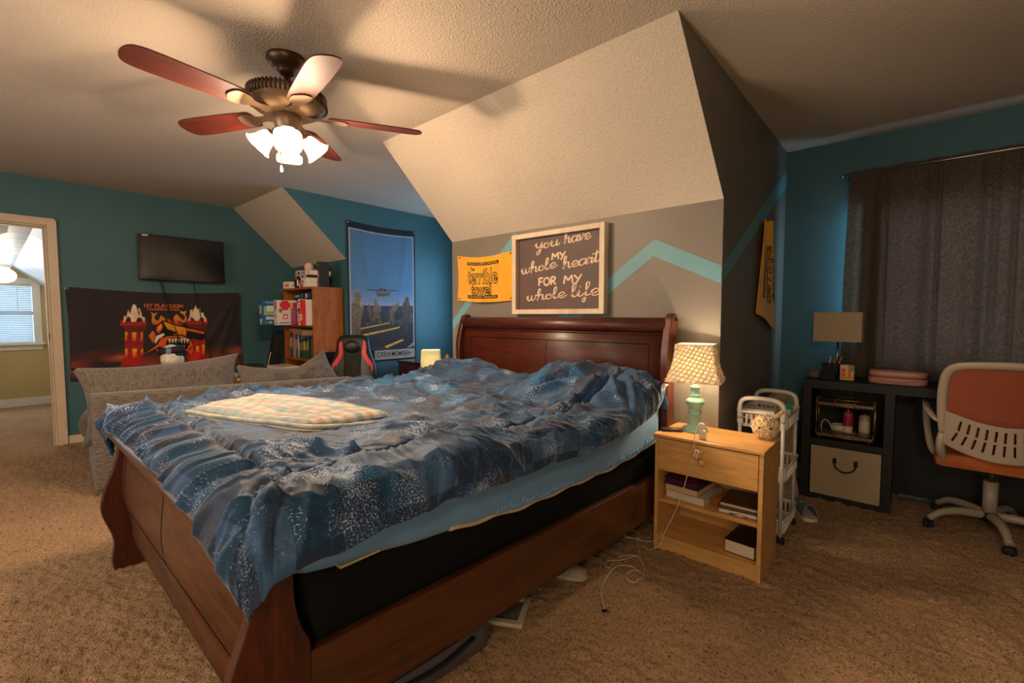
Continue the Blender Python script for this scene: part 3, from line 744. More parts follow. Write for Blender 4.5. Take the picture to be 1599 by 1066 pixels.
# ---- folded plaid blanket on the comforter
def plaid_blanket():
    nu, nv = 150, 110
    s = np.linspace(-1, 1, nu+1); t = np.linspace(-1, 1, nv+1); U, W_ = np.meshgrid(s, t)
    # corners in world (x, y): far-left tip, far side, right tip, near side
    A, B, C_, D = np.array([-2.31, .53]), np.array([-2.47, .88]), np.array([-1.60, 1.06]), np.array([-1.66, .73])
    a = (U+1)/2; b = (W_+1)/2
    P = (A[None, None]*((1-a)*(1-b))[..., None]+B*((1-a)*b)[..., None]+C_*(a*b)[..., None]+D*(a*(1-b))[..., None])
    P[..., 0] += .012*np.sin(b*9+1)*(1-a); P[..., 1] += .014*np.sin(a*8)*(1-b)+.03*np.sin(a*3.1)*(b)
    e = np.minimum(np.minimum(a, 1-a)*.95, np.minimum(b, 1-b)*.5)
    th = .028*np.clip(e/.030, 0, 1)**.5
    zt = .012*np.sin(a*3.1)*np.sin(b*2.6)+.018*(ridged(a*3, b*7, 5, 2)-.5)+.008*(fbm(a*8, b*8, 9)-.5)
    Z = .808+th*.85+zt*np.clip(e/.05, 0, 1)
    V = np.stack([P[..., 0], P[..., 1], Z], -1)
    x = a*.84/.028; y = b*.44/.026
    cols = np.zeros(V.shape); base = np.array(lin((188, 178, 170))); aqua = np.array(lin((104, 142, 152))); br = np.array(lin((148, 126, 112)))
    def st(v, m, w0, w1): q = v % m; return ((q > w0) & (q < w1)).astype(float)
    sa = st(x, 6, 0, 1.5); sb = st(x, 6, 2.8, 3.9); ta = st(y, 5, 0, 1.4); tb = st(y, 5, 2.6, 3.6)
    c = base[None, None]*np.ones(V.shape)
    for k, col, wgt in ((sa, aqua, .62), (ta, aqua, .62), (sb, br, .55), (tb, br, .5)): c = c*(1-wgt*k[..., None])+col*(wgt*k[..., None])
    nz = .9+.2*fbm(x*3, y*3, 3, 2); cols = c*nz[..., None]
    me = npmesh('throw_blanket', V, nu, nv, cols=cols)
    return me
PLAID = vcmat('plaid_fleece', rough=.95, bump=.4, bscale=260, sheen=.3)
bk_ = link('throw_blanket', plaid_blanket(), PLAID)
tag(bk_, 'folded cream fleece throw with aqua and brown plaid lying on the comforter', 'blanket')
def edge_fold(z, ins):   # the lower leaves of the fold show at the near edge
    pts = [(-2.29+ins, .53-.004, z), (-2.12, .565, z), (-1.95, .62, z), (-1.78, .69, z), (-1.66, .73, z), (-1.60, .80, z-.004), (-1.52, .95, z-.006)]
    return MB().tube(curve_pts(pts, 6), .011, 8, flat=.75)
obj('folded_leaf', edge_fold(.818, .01), mat('plaid_edge', rgb(206, 192, 172), rough=.95, bump=.3, bscale=200, var=.15, vscale=25, vcol=rgb(120, 140, 145)), bk_)
obj('folded_leaf', edge_fold(.802, .03), mat('plaid_edge_low', rgb(196, 182, 160), rough=.95, bump=.3, bscale=200), bk_)
# ------------------------------------------------------------------ ceiling fan
FC = Vector((-2.32, .99, H))
fan = thing('ceiling_fan', 'bronze ceiling fan with five cherry wood blades and four lit glass shades', 'ceiling fan', FC)
BRONZE = mat('brushed_bronze', rgb(84, 62, 46), rough=.38, metal=.75, var=.15)
PEWTER = mat('fan_pewter', rgb(132, 108, 92), rough=.4, metal=.6)
obj('canopy', MB().lathe([(0, 0), (.088, 0), (.09, -.012), (.078, -.03), (.06, -.048), (.042, -.056), (.040, -.066), (.03, -.075), (0, -.075)], n=36), BRONZE, fan)
obj('down_rod', MB().lathe([(0, -.07), (.014, -.07), (.014, -.135), (.03, -.14), (.033, -.155), (0, -.155)], n=20), BRONZE, fan)
obj('motor_housing', MB().lathe([(0, -.148), (.06, -.150), (.12, -.158), (.160, -.172), (.176, -.19), (.178, -.205), (.172, -.222), (.15, -.245), (.12, -.262), (.10, -.27), (0, -.27)], n=44), PEWTER, fan)
rib = MB()
for k in range(56):
    a = 2*math.pi*k/56; M = Matrix.Rotation(a, 3, 'Z')
    rib.box(M @ Vector((.172, 0, -.197)), (.016, .010, .050), M @ Matrix.Rotation(R_(-4), 3, 'Y'))
stuff(obj('vent_ribs', rib, mat('fan_vent', rgb(60, 44, 34), rough=.4, metal=.6), fan))
obj('switch_housing', MB().lathe([(0, -.265), (.062, -.268), (.064, -.30), (.058, -.33), (.05, -.345), (.052, -.352), (.03, -.37), (0, -.375)], n=30), PEWTER, fan)
BLADE = wood('fan_blade', rgb(58, 20, 12), rgb(92, 34, 20), 'X', rough=.5)
ol = [(.19, -.045), (.24, -.058), (.35, -.064), (.52, -.068), (.60, -.064), (.635, -.045), (.648, 0), (.635, .045), (.60, .064), (.52, .068), (.35, .064), (.24, .058), (.19, .045)]
irn = [(.09, -.03), (.13, -.018), (.17, -.022), (.20, -.042), (.25, -.045), (.27, -.02), (.275, 0), (.27, .02), (.25, .045), (.20, .042), (.17, .022), (.13, .018), (.09, .03)]
bme = MB().prism(curve_pts(ol, 3, True), -.003, .003, 'Z').mesh('blade'); bme.materials.append(BLADE)
ime = MB().prism(curve_pts(irn, 3, True), -.010, -.004, 'Z').mesh('blade_iron'); ime.materials.append(PEWTER)
for k in range(5):
    a = R_(62+72*k)
    e = (R_(11), 0, a)
    bl_ = link('blade', bme, None, fan, (0, 0, -.262), e)
    link('blade_iron', ime, None, bl_)
SHADE = mat('frosted_shade', rgb(255, 244, 226), rough=.5, emit=rgb(255, 214, 150), estr=3)
BULB = mat('bulb_glow', rgb(255, 245, 225), emit=rgb(255, 225, 170), estr=30)
for k in range(4):
    a = R_(66+90*k)
    Mz = Matrix.Rotation(a, 3, 'Z'); Mt = Mz @ Matrix.Rotation(R_(-42), 3, 'Y')     # axis tips outward
    base = Mz @ Vector((.055, 0, -.345))
    obj('lamp_arm', MB().tube([Mz @ Vector((.03, 0, -.335)), Mz @ Vector((.055, 0, -.345)), base+Mt @ Vector((0, 0, -.03))], .013, 10), PEWTER, fan)
    obj('lamp_socket', MB().lathe([(0, -.02), (.024, -.02), (.027, -.045), (0, -.045)], base, 16, Mt), PEWTER, fan)
    sh = MB().lathe([(.026, -.040), (.040, -.055), (.050, -.085), (.056, -.115), (.070, -.145), (.082, -.158), (.079, -.158), (.066, -.142), (.052, -.113), (.046, -.085), (.036, -.058), (.024, -.043)], base, 32, Mt, sq=.35)
    sh.v = [tuple(base+(Vector(v)-base)*.74) for v in sh.v]
    s_ = obj('glass_shade', sh, SHADE, fan); s_['label'] = 'glowing frosted glass shade'
    s_.visible_shadow = True
    obj('bulb', MB().sphere(base+Mt @ Vector((0, 0, -.075)), .022, 14, 8), BULB, s_)
    l = light('fan_bulb_light', 'POINT', FC+base+Mt @ Vector((0, 0, -.135)), 16, (1, .71, .46), .03)
for dx, dy, L_ in ((.02, -.045, .16), (-.035, -.03, .06)):
    c_ = obj('pull_chain', MB().tube([(dx, dy, -.34), (dx, dy, -.36-L_)], .002, 6), PEWTER, fan)
    obj('chain_fob', MB().lathe([(0, 0), (.004, -.002), (.007, -.02), (.006, -.03), (0, -.034)], (dx, dy, -.36-L_), 10), WHITE, c_)
# ------------------------------------------------------------------ printed pictures (flat print on cloth): polygons in metres
TAP = [[[98,34,28],[[0.397,0.536],[0.582,0.533],[0.561,0.461],[0.541,0.189],[0.543,0.107],[0.367,0.112],[0.383,0.164],[0.401,0.208],[0.407,0.465]],[190,30,20]],[[168,36,26],[[0.375,0.532],[0.378,0.584],[0.399,0.593],[0.419,0.595],[0.42,0.571],[0.456,0.57],[0.459,0.597],[0.501,0.597],[0.501,0.57],[0.542,0.57],[0.545,0.597],[0.583,0.583],[0.585,0.528],[0.567,0.533]],None],[[232,205,172],[[0.401,0.562],[0.409,0.65],[0.421,0.61],[0.443,0.695],[0.456,0.655],[0.476,0.74],[0.491,0.762],[0.506,0.745],[0.516,0.696],[0.533,0.723],[0.547,0.669],[0.55,0.633],[0.577,0.613],[0.565,0.56],[0.552,0.606],[0.526,0.624],[0.51,0.606],[0.498,0.57],[0.463,0.57],[0.457,0.61],[0.438,0.633],[0.423,0.597],[0.408,0.562]],None],[[150,90,70],[[0.513,0.696],[0.53,0.696],[0.54,0.66],[0.526,0.633],[0.519,0.66]],None],[[240,170,40],[[0.41,0.466],[0.427,0.466],[0.423,0.375],[0.406,0.376]],[220,50,20]],[[240,170,40],[[0.466,0.463],[0.499,0.462],[0.495,0.368],[0.462,0.369]],[220,50,20]],[[240,170,40],[[0.535,0.461],[0.55,0.461],[0.547,0.366],[0.531,0.367]],[220,50,20]],[[240,170,40],[[0.407,0.292],[0.424,0.291],[0.42,0.202],[0.403,0.203]],[220,50,20]],[[240,170,40],[[0.465,0.289],[0.498,0.287],[0.495,0.192],[0.462,0.194]],[220,50,20]],[[240,170,40],[[0.533,0.285],[0.549,0.284],[0.547,0.216],[0.531,0.217]],[220,50,20]],[[98,34,28],[[0.94,0.538],[1.139,0.535],[1.119,0.466],[1.103,0.368],[1.097,0.16],[1.125,0.128],[0.993,0.06],[0.938,0.123],[0.954,0.373],[0.951,0.509]],[215,30,16]],[[168,36,26],[[0.942,0.538],[0.941,0.59],[0.97,0.6],[0.994,0.597],[0.995,0.571],[1.035,0.571],[1.04,0.6],[1.086,0.6],[1.089,0.57],[1.132,0.595],[1.141,0.535]],None],[[232,205,172],[[0.953,0.576],[0.972,0.653],[0.973,0.701],[0.994,0.711],[0.997,0.672],[1.015,0.731],[1.024,0.755],[1.039,0.712],[1.064,0.722],[1.071,0.663],[1.096,0.673],[1.104,0.634],[1.124,0.604],[1.127,0.565],[1.106,0.565],[1.102,0.595],[1.082,0.619],[1.065,0.605],[1.051,0.575],[1.02,0.576],[1.003,0.605],[0.979,0.624],[0.969,0.576]],None],[[240,170,40],[[0.972,0.285],[0.984,0.285],[0.982,0.217],[0.969,0.218]],[230,60,20]],[[240,170,40],[[1.017,0.288],[1.046,0.287],[1.044,0.213],[1.015,0.215]],[230,60,20]],[[240,170,40],[[1.076,0.3],[1.099,0.299],[1.096,0.18],[1.072,0.182]],[230,60,20]],[[200,60,20],[[0.758,0.596],[0.789,0.605],[0.81,0.568],[0.85,0.586],[0.896,0.538],[0.847,0.51],[0.787,0.549]],None],[[220,110,30],[[0.599,0.423],[0.634,0.477],[0.655,0.44],[0.646,0.385],[0.637,0.339],[0.616,0.377]],None],[[240,170,40],[[0.63,0.679],[0.655,0.656],[0.686,0.679],[0.671,0.652],[0.653,0.633],[0.657,0.606],[0.675,0.578],[0.698,0.605],[0.708,0.641],[0.743,0.615],[0.743,0.577],[0.711,0.568],[0.673,0.539],[0.644,0.541],[0.627,0.578],[0.636,0.633]],[225,90,24]],[[240,170,40],[[0.822,0.624],[0.852,0.657],[0.882,0.615],[0.913,0.586],[0.93,0.624],[0.908,0.657],[0.883,0.672],[0.887,0.693],[0.92,0.68],[0.939,0.701],[0.939,0.672],[0.925,0.658],[0.946,0.605],[0.937,0.567],[0.904,0.555],[0.866,0.586],[0.841,0.548],[0.825,0.577]],[225,90,24]],[[18,12,12],[[0.659,0.449],[0.657,0.514],[0.696,0.564],[0.727,0.589],[0.772,0.566],[0.848,0.539],[0.927,0.519],[1.106,0.462],[1.112,0.377],[1.069,0.349],[0.955,0.383],[0.844,0.411],[0.737,0.428],[0.708,0.457],[0.685,0.439]],None],[[226,92,24],[[0.667,0.467],[0.666,0.513],[0.7,0.55],[0.72,0.561],[0.721,0.512],[0.704,0.471],[0.685,0.448]],None],[[240,170,40],[[0.679,0.485],[0.687,0.522],[0.711,0.548],[0.71,0.522],[0.694,0.485]],None],[[240,170,40],[[0.731,0.576],[0.787,0.549],[0.848,0.525],[0.926,0.501],[0.934,0.451],[0.927,0.408],[0.806,0.426],[0.861,0.442],[0.807,0.473],[0.762,0.493]],[232,120,26]],[[226,92,24],[[0.93,0.497],[1.007,0.479],[1.102,0.447],[1.098,0.422],[1.006,0.449],[0.937,0.47]],None],[[18,12,12],[[0.538,0.212],[0.628,0.298],[0.67,0.347],[0.698,0.402],[0.767,0.425],[0.9,0.423],[0.971,0.382],[0.993,0.314],[0.966,0.247],[0.917,0.221],[0.791,0.228],[0.731,0.265],[0.687,0.29],[0.611,0.239]],None],[[226,92,24],[[0.556,0.229],[0.635,0.289],[0.677,0.337],[0.705,0.392],[0.767,0.413],[0.891,0.411],[0.958,0.373],[0.977,0.314],[0.959,0.257],[0.913,0.232],[0.791,0.24],[0.732,0.279],[0.687,0.304],[0.612,0.256]],None],[[238,226,200],[[0.645,0.362],[0.661,0.417],[0.722,0.447],[0.738,0.428],[0.683,0.384],[0.653,0.334]],None],[[18,12,12],[[0.742,0.325],[0.756,0.371],[0.805,0.396],[0.875,0.388],[0.956,0.377],[0.96,0.315],[0.93,0.254],[0.839,0.252],[0.762,0.266]],None],[[226,222,214],[[0.766,0.38],[0.792,0.379],[0.776,0.328]],None],[[226,222,214],[[0.793,0.383],[0.819,0.382],[0.803,0.327]],None],[[226,222,214],[[0.82,0.386],[0.846,0.385],[0.83,0.326]],None],[[226,222,214],[[0.847,0.377],[0.874,0.376],[0.858,0.325]],None],[[226,222,214],[[0.874,0.38],[0.901,0.379],[0.885,0.323]],None],[[226,222,214],[[0.902,0.383],[0.93,0.382],[0.913,0.322]],None],[[226,222,214],[[0.93,0.374],[0.958,0.373],[0.941,0.321]],None],[[226,222,214],[[0.75,0.272],[0.776,0.269],[0.766,0.318]],None],[[226,222,214],[[0.778,0.271],[0.804,0.267],[0.793,0.317]],None],[[226,222,214],[[0.806,0.269],[0.832,0.266],[0.821,0.316]],None],[[226,222,214],[[0.834,0.268],[0.86,0.264],[0.849,0.314]],None],[[226,222,214],[[0.862,0.266],[0.889,0.263],[0.878,0.313]],None],[[226,222,214],[[0.89,0.265],[0.917,0.261],[0.906,0.312]],None],[[222,200,90],[[0.656,0.274],[0.685,0.244],[0.73,0.221],[0.815,0.212],[0.798,0.194],[0.729,0.193],[0.677,0.228]],None],[[226,92,24],[[0.93,0.254],[0.958,0.242],[0.985,0.195],[0.971,0.196],[0.938,0.234]],None],[[226,92,24],[[0.969,0.363],[0.988,0.294],[0.951,0.272],[0.97,0.315]],None],[[200,52,24],[[0.68,0.1],[0.834,0.13],[0.994,0.084],[1.128,0.078],[0.993,0.06],[0.832,0.073]],None]]
POS = [[[52,58,70],[[0.018,0.643],[0.875,0.641],[0.874,0.562],[0.016,0.549]],[60,56,54]],[[58,52,46],[[0.016,0.557],[0.874,0.571],[0.868,0.128],[0.007,0.173]],[40,34,34]],[[84,80,86],[[0.582,0.458],[0.874,0.562],[0.872,0.438],[0.703,0.405]],[60,58,62]],[[206,150,50],[[0.166,0.318],[0.662,0.397],[0.658,0.38],[0.166,0.292]],None],[[206,150,50],[[0.115,0.383],[0.523,0.45],[0.527,0.44],[0.115,0.367]],None],[[206,150,50],[[0.44,0.167],[0.7,0.246],[0.713,0.228],[0.478,0.147]],None],[[150,140,120],[[0.761,0.142],[0.864,0.199],[0.864,0.181],[0.803,0.131]],None],[[30,28,34],[[0.244,0.826],[0.414,0.824],[0.639,0.83],[0.638,0.821],[0.414,0.815],[0.244,0.816]],None],[[30,28,34],[[0.361,0.818],[0.43,0.854],[0.433,0.841],[0.386,0.812]],None],[[30,28,34],[[0.443,0.845],[0.529,0.82],[0.519,0.811],[0.439,0.831]],None],[[126,98,82],[[0.35,0.813],[0.405,0.823],[0.433,0.8],[0.471,0.806],[0.481,0.826],[0.525,0.82],[0.532,0.775],[0.499,0.761],[0.36,0.756],[0.346,0.78]],[90,70,60]],[[60,50,50],[[0.36,0.759],[0.375,0.74],[0.383,0.76],[0.432,0.758],[0.443,0.742],[0.451,0.762],[0.489,0.76],[0.497,0.744],[0.509,0.768]],None],[[120,100,78],[[0.071,0.777],[0.115,0.792],[0.151,0.777],[0.154,0.733],[0.139,0.713],[0.174,0.678],[0.182,0.59],[0.167,0.526],[0.152,0.462],[0.147,0.23],[0.108,0.232],[0.098,0.415],[0.081,0.233],[0.039,0.235],[0.037,0.463],[0.026,0.557],[0.041,0.651],[0.077,0.708],[0.067,0.738]],[92,74,58]],[[170,150,124],[[0.124,0.677],[0.16,0.685],[0.184,0.654],[0.176,0.622],[0.137,0.629]],[140,120,100]],[[120,100,78],[[0.311,0.713],[0.341,0.722],[0.359,0.7],[0.359,0.674],[0.401,0.642],[0.415,0.576],[0.381,0.559],[0.411,0.427],[0.378,0.419],[0.356,0.51],[0.333,0.485],[0.304,0.428],[0.28,0.437],[0.316,0.559],[0.294,0.591],[0.318,0.657]],[92,74,58]],[[100,84,68],[[0.237,0.647],[0.266,0.656],[0.277,0.623],[0.294,0.575],[0.289,0.51],[0.313,0.436],[0.287,0.428],[0.26,0.51],[0.242,0.526],[0.229,0.574]],[70,58,48]],[[120,100,78],[[0.53,0.61],[0.566,0.653],[0.616,0.663],[0.616,0.688],[0.65,0.68],[0.65,0.646],[0.617,0.595],[0.576,0.535],[0.59,0.416],[0.562,0.416],[0.539,0.501],[0.532,0.417],[0.507,0.425],[0.528,0.543],[0.515,0.577]],[92,74,58]],[[88,72,60],[[0.742,0.748],[0.775,0.756],[0.796,0.727],[0.791,0.692],[0.82,0.632],[0.81,0.544],[0.792,0.492],[0.795,0.404],[0.773,0.343],[0.74,0.353],[0.745,0.457],[0.703,0.388],[0.683,0.423],[0.705,0.526],[0.685,0.578],[0.699,0.664],[0.732,0.696]],[64,50,42]],[[74,66,62],[[0.204,0.446],[0.268,0.453],[0.269,0.42],[0.207,0.416]],None]]
def paint(P, U, Vv, base):
    """base (n,3) linear colours; polygons with optional bottom colour"""
    for c1, poly, c2 in P:
        xs = [p[0] for p in poly]; zs = [p[1] for p in poly]
        box = (U >= min(xs)) & (U <= max(xs)) & (Vv >= min(zs)) & (Vv <= max(zs))
        m_ = np.zeros(U.shape, bool); m_[box] = inpoly(U[box], Vv[box], poly)
        a = np.array(lin(c1)); b = np.array(lin(c2)) if c2 else a
        t = np.clip((Vv-min(zs))/(max(zs)-min(zs)+1e-6), 0, 1)[m_][:, None]
        base[m_] = b*(1-t)+a*t
    return base
CLOTHP = vcmat('printed_cloth', rough=.72, bump=.15, bscale=500, sheen=.15)
BLACKP = mat('black_plastic', rgb(16, 15, 16), rough=.35, var=.1); BLACKM = mat('black_matte', rgb(18, 17, 18), rough=.75)
METAL = mat('steel', rgb(170, 168, 165), rough=.3, metal=1)
# ---- black tapestry with burning towers under the television
tp = thing('wall_tapestry', 'dark printed tapestry with burning towers and orange shark emblem below the television', 'tapestry', (XL+.004, .457, .60), R_(90))
w_, h_ = 1.477, .89
nu, nv = 330, 200
U, Vv = np.meshgrid(np.linspace(0, w_, nu+1), np.linspace(0, h_, nv+1))
base = np.ones(U.shape+(3,))*np.array(lin((44, 34, 36)))
nz = fbm(U*5, Vv*7, 3, 3)
glow = np.clip(1-Vv/.30, 0, 1)*np.clip(nz*2.2-.6, 0, 1)
base = base+glow[..., None]*np.array(lin((190, 60, 20)))*.8
sm = np.clip(1-np.hypot((U-.36)/.16, (Vv-.19)/.05), 0, 1)+np.clip(1-np.hypot((U-1.42)/.14, (Vv-.22)/.07), 0, 1)
base = base+np.clip(sm*2*nz, 0, 1)[..., None]*np.array(lin((190, 84, 44)))
base = paint(TAP, U, Vv, base)
br = ((Vv*60) % 1 < .14) & ((base[..., 0] > .05) & (base[..., 0] < .3) & (base[..., 1] < .04)); base[br] *= .6
base *= (.85+.3*fbm(U*30, Vv*30, 8, 2))[..., None]
def tfold(x, z):
    x = np.asarray(x, float); z = np.asarray(z, float)
    sag = .018*np.sin(np.pi*x/w_)
    f = .010*np.sin(x*9+z*5)*(.5+z)+.012*np.exp(-(((x-1.12)-(z-.3)*.55)/.05)**2)+.010*np.exp(-(((x-1.28)-(z-.3)*.35)/.04)**2)+.008*np.exp(-(((x-.25)+(z-.6)*.9)/.05)**2)
    return -(.012+np.maximum(f, -.004)*np.clip(x/.1, 0, 1)*np.clip((w_-x)/.06, 0, 1)*np.clip((h_-z)/.1, .2, 1))
Z = Vv+0; top = Vv/h_; Z = Z-(.030*np.sin(np.pi*U/w_)**1.2)*top+.012*np.sin(np.pi*U/w_)*(1-top); X_ = U+.012*np.sin(np.pi*top)*(1-2*U/w_)
tc_ = link('tapestry_cloth', npmesh('tapestry_cloth', np.stack([X_, tfold(U, Vv), Z], -1), nu, nv, cols=base), CLOTHP, tp)
TXO = mat('print_orange', rgb(212, 112, 62), rough=.8)
ct = lambda x, z: float(tfold(x, z))
text('lettering', '1ST PLATOON', TXO, tp, (.738, -.0015, .707), .052, bold=.0014, width=.335, conf=ct)
text('lettering', 'HAMMERHEADS', TXO, tp, (.738, -.0015, .678), .026, bold=.0006, width=.275, conf=ct)
for x, z in ((.012, h_-.012), (w_-.014, h_-.014), (w_-.014, .014)):
    obj('grommet', MB().tube([(x+.012*math.cos(a), float(tfold(x, z))-.002, z+.012*math.sin(a)) for a in [i*math.pi/6 for i in range(12)]], .003, 6, close=True), METAL, tp)
# ---- television on the gable wall
tv = thing('television', 'black flat television hanging on the teal gable wall above the tapestry', 'television', (XL+.085, 1.372, 1.585), R_(90))
obj('bezel', MB().box((0, 0, .232), (.752, .045, .462), Euler((R_(-2), 0, R_(-1))), ch=.008), mat('glossy_bezel', rgb(12, 11, 12), rough=.12, coat=.6), tv)
obj('screen', MB().box((0, -.024, .242), (.70, .003, .405), Euler((R_(-2), 0, R_(-1)))), mat('tv_screen', rgb(10, 9, 9), rough=.16, spec=.8), tv)
obj('wall_bracket', MB().box((0, .045, .23), (.30, .075, .25), ch=.01), BLACKM, tv)
PALE = mat('pale_print', rgb(225, 205, 185), rough=.6)
text('lettering', 'SANYO', PALE, tv, (.055, -.0275, .012), .0135, bold=.0006, sx=1.25)
obj('sticker', MB().box((-.325, -.0255, .448), (.05, .002, .014)), PALE, tv)
for i, P in enumerate(([(1.18, 1.60, .03), (1.21, 1.47, .045), (1.26, 1.17, .055), (1.40, .63, .06), (1.42, .45, .05)],
                       [(1.165, 1.60, .03), (1.19, 1.50, .04), (1.215, 1.35, .055), (1.30, .98, .055), (1.33, .55, .05)],
                       [(1.465, 1.60, .03), (1.485, 1.45, .045), (1.50, 1.30, .06), (1.565, .95, .055), (1.62, .63, .06), (1.64, .45, .05)])):
    tag(obj('television_cable', MB().tube(curve_pts([(XL+d, y, z) for y, z, d in P], 8), .0035, 6), BLACKM),
        ['black cable hanging from the television down the middle of the tapestry', 'thin black cable close beside the leftmost television cable', 'black cable hanging from the right part of the television'][i], 'cable')
# ---- helicopter poster on the dormer cheek
po = thing('wall_poster', 'tall cloth poster with helicopter over soldiers on a road, on the teal dormer wall', 'poster', (XA+.003, 2.542, .70), R_(90))
w2, h2 = .892, 1.545
nu, nv = 200, 340
U, Vv = np.meshgrid(np.linspace(0, w2, nu+1), np.linspace(0, h2, nv+1))
t = np.clip((Vv-.60)/(h2-.60), 0, 1)[..., None]
sky = np.array(lin((136, 142, 162)))*(1-np.clip(t*4, 0, 1))+np.array(lin((84, 120, 150)))*np.clip(t*4, 0, 1)
sky = sky*(1-t*.25)
base = sky+0*U[..., None]
dusk = np.exp(-((Vv-.625)/.03)**2)[..., None]; base = base*(1-.45*dusk)+np.array(lin((196, 160, 150)))*.45*dusk
base[Vv < .60] = lin((66, 60, 54))
base = paint(POS, U, Vv, base)
khaki = (base[..., 0] > base[..., 2]*1.25) & (Vv < .8)
base[khaki] *= (.55+.95*fbm(U*70, Vv*50, 4, 2))[khaki][:, None]
g_ = (Vv < .6) & ~khaki; base[g_] *= (.6+.8*fbm(U*18, Vv*30, 6, 3))[g_][:, None]
frame = (U < .018) | (U > w2-.018) | (Vv > h2-.068) | (Vv < .014); base[frame] = lin((20, 18, 20))
line = ((U > .022) & (U < .036)) | ((U > w2-.036) & (U < w2-.022)) | ((Vv < h2-.072) & (Vv > h2-.082)); base[line & ~frame] = lin((150, 148, 150))
ban = (Vv > .018) & (Vv < .125) & (U > .03) & (U < w2-.03); base[ban] = lin((164, 150, 132)); base[ban] *= (.8+.3*fbm(U*20, Vv*20, 2, 2))[ban][:, None]
bl2 = (Vv > .125) & (Vv < .138) & (U > .02) & (U < w2-.02); base[bl2] = lin((24, 22, 22))
def pfold(x, z):
    x = np.asarray(x, float); z = np.asarray(z, float); k = np.clip((h2-z)/.12, 0, 1)*np.clip(x/.08, .1, 1)*np.clip((w2-x)/.08, .1, 1)
    f = .010*np.exp(-(((x-.15)-(h2-z)*.16)/.04)**2)*np.clip((z-.6)/.5, 0, 1)+.009*np.exp(-(((x-.78)+(h2-z)*.14)/.04)**2)*np.clip((z-.5)/.5, 0, 1)+.004*np.sin(z*11+x*2)+.006*np.sin(x*8+1)*np.clip(z, .2, 1)
    for zf in (.28, .64, .98, 1.3): f = f+.003*np.exp(-((z-zf)/.008)**2)
    return -(.006+np.maximum(f, 0)*k)
top = Vv/h2
link('poster_cloth', npmesh('poster_cloth', np.stack([U, pfold(U, Vv), Vv-.02*np.sin(np.pi*U/w2)*top], -1), nu, nv, cols=base), CLOTHP, po)
INK = mat('print_black', rgb(26, 22, 22), rough=.8)
text('lettering', 'CREWMEMBER•', INK, po, (.580, -.0015, .045), .086, bold=.0003, width=.47, conf=lambda x, z: float(pfold(x, z)))
for x, z in ((.015, h2-.02), (w2-.015, h2-.022)): obj('push_pin', MB().sphere((x, -.012, z), .009, 10, 6), METAL, po)

# ---- framed word sign
sg = thing('framed_sign', 'large square framed sign with white hand lettering about heart and life, above the headboard', 'sign', (-2.18, 2.537, 1.232))
sw, sh = .752, .562
FRW = wood('whitewashed_frame', rgb(184, 160, 136), rgb(216, 196, 172), 'Z', rough=.6)
for a, b in (((0, -.055, 0), (.036, 0, sh)), ((sw-.036, -.055, 0), (sw, 0, sh)), ((.036, -.055, sh-.033), (sw-.036, 0, sh)), ((.036, -.055, 0), (sw-.036, 0, .033))):
    obj('frame_side', MB().b2(a, b), FRW, sg, bevel=.002)
BRD = mat('sign_board', rgb(82, 60, 54), rough=.6, var=.22, vscale=4, bump=.05, bscale=60)
obj('board', MB().b2((.03, -.018, .03), (sw-.03, -.004, sh-.03)), BRD, sg)
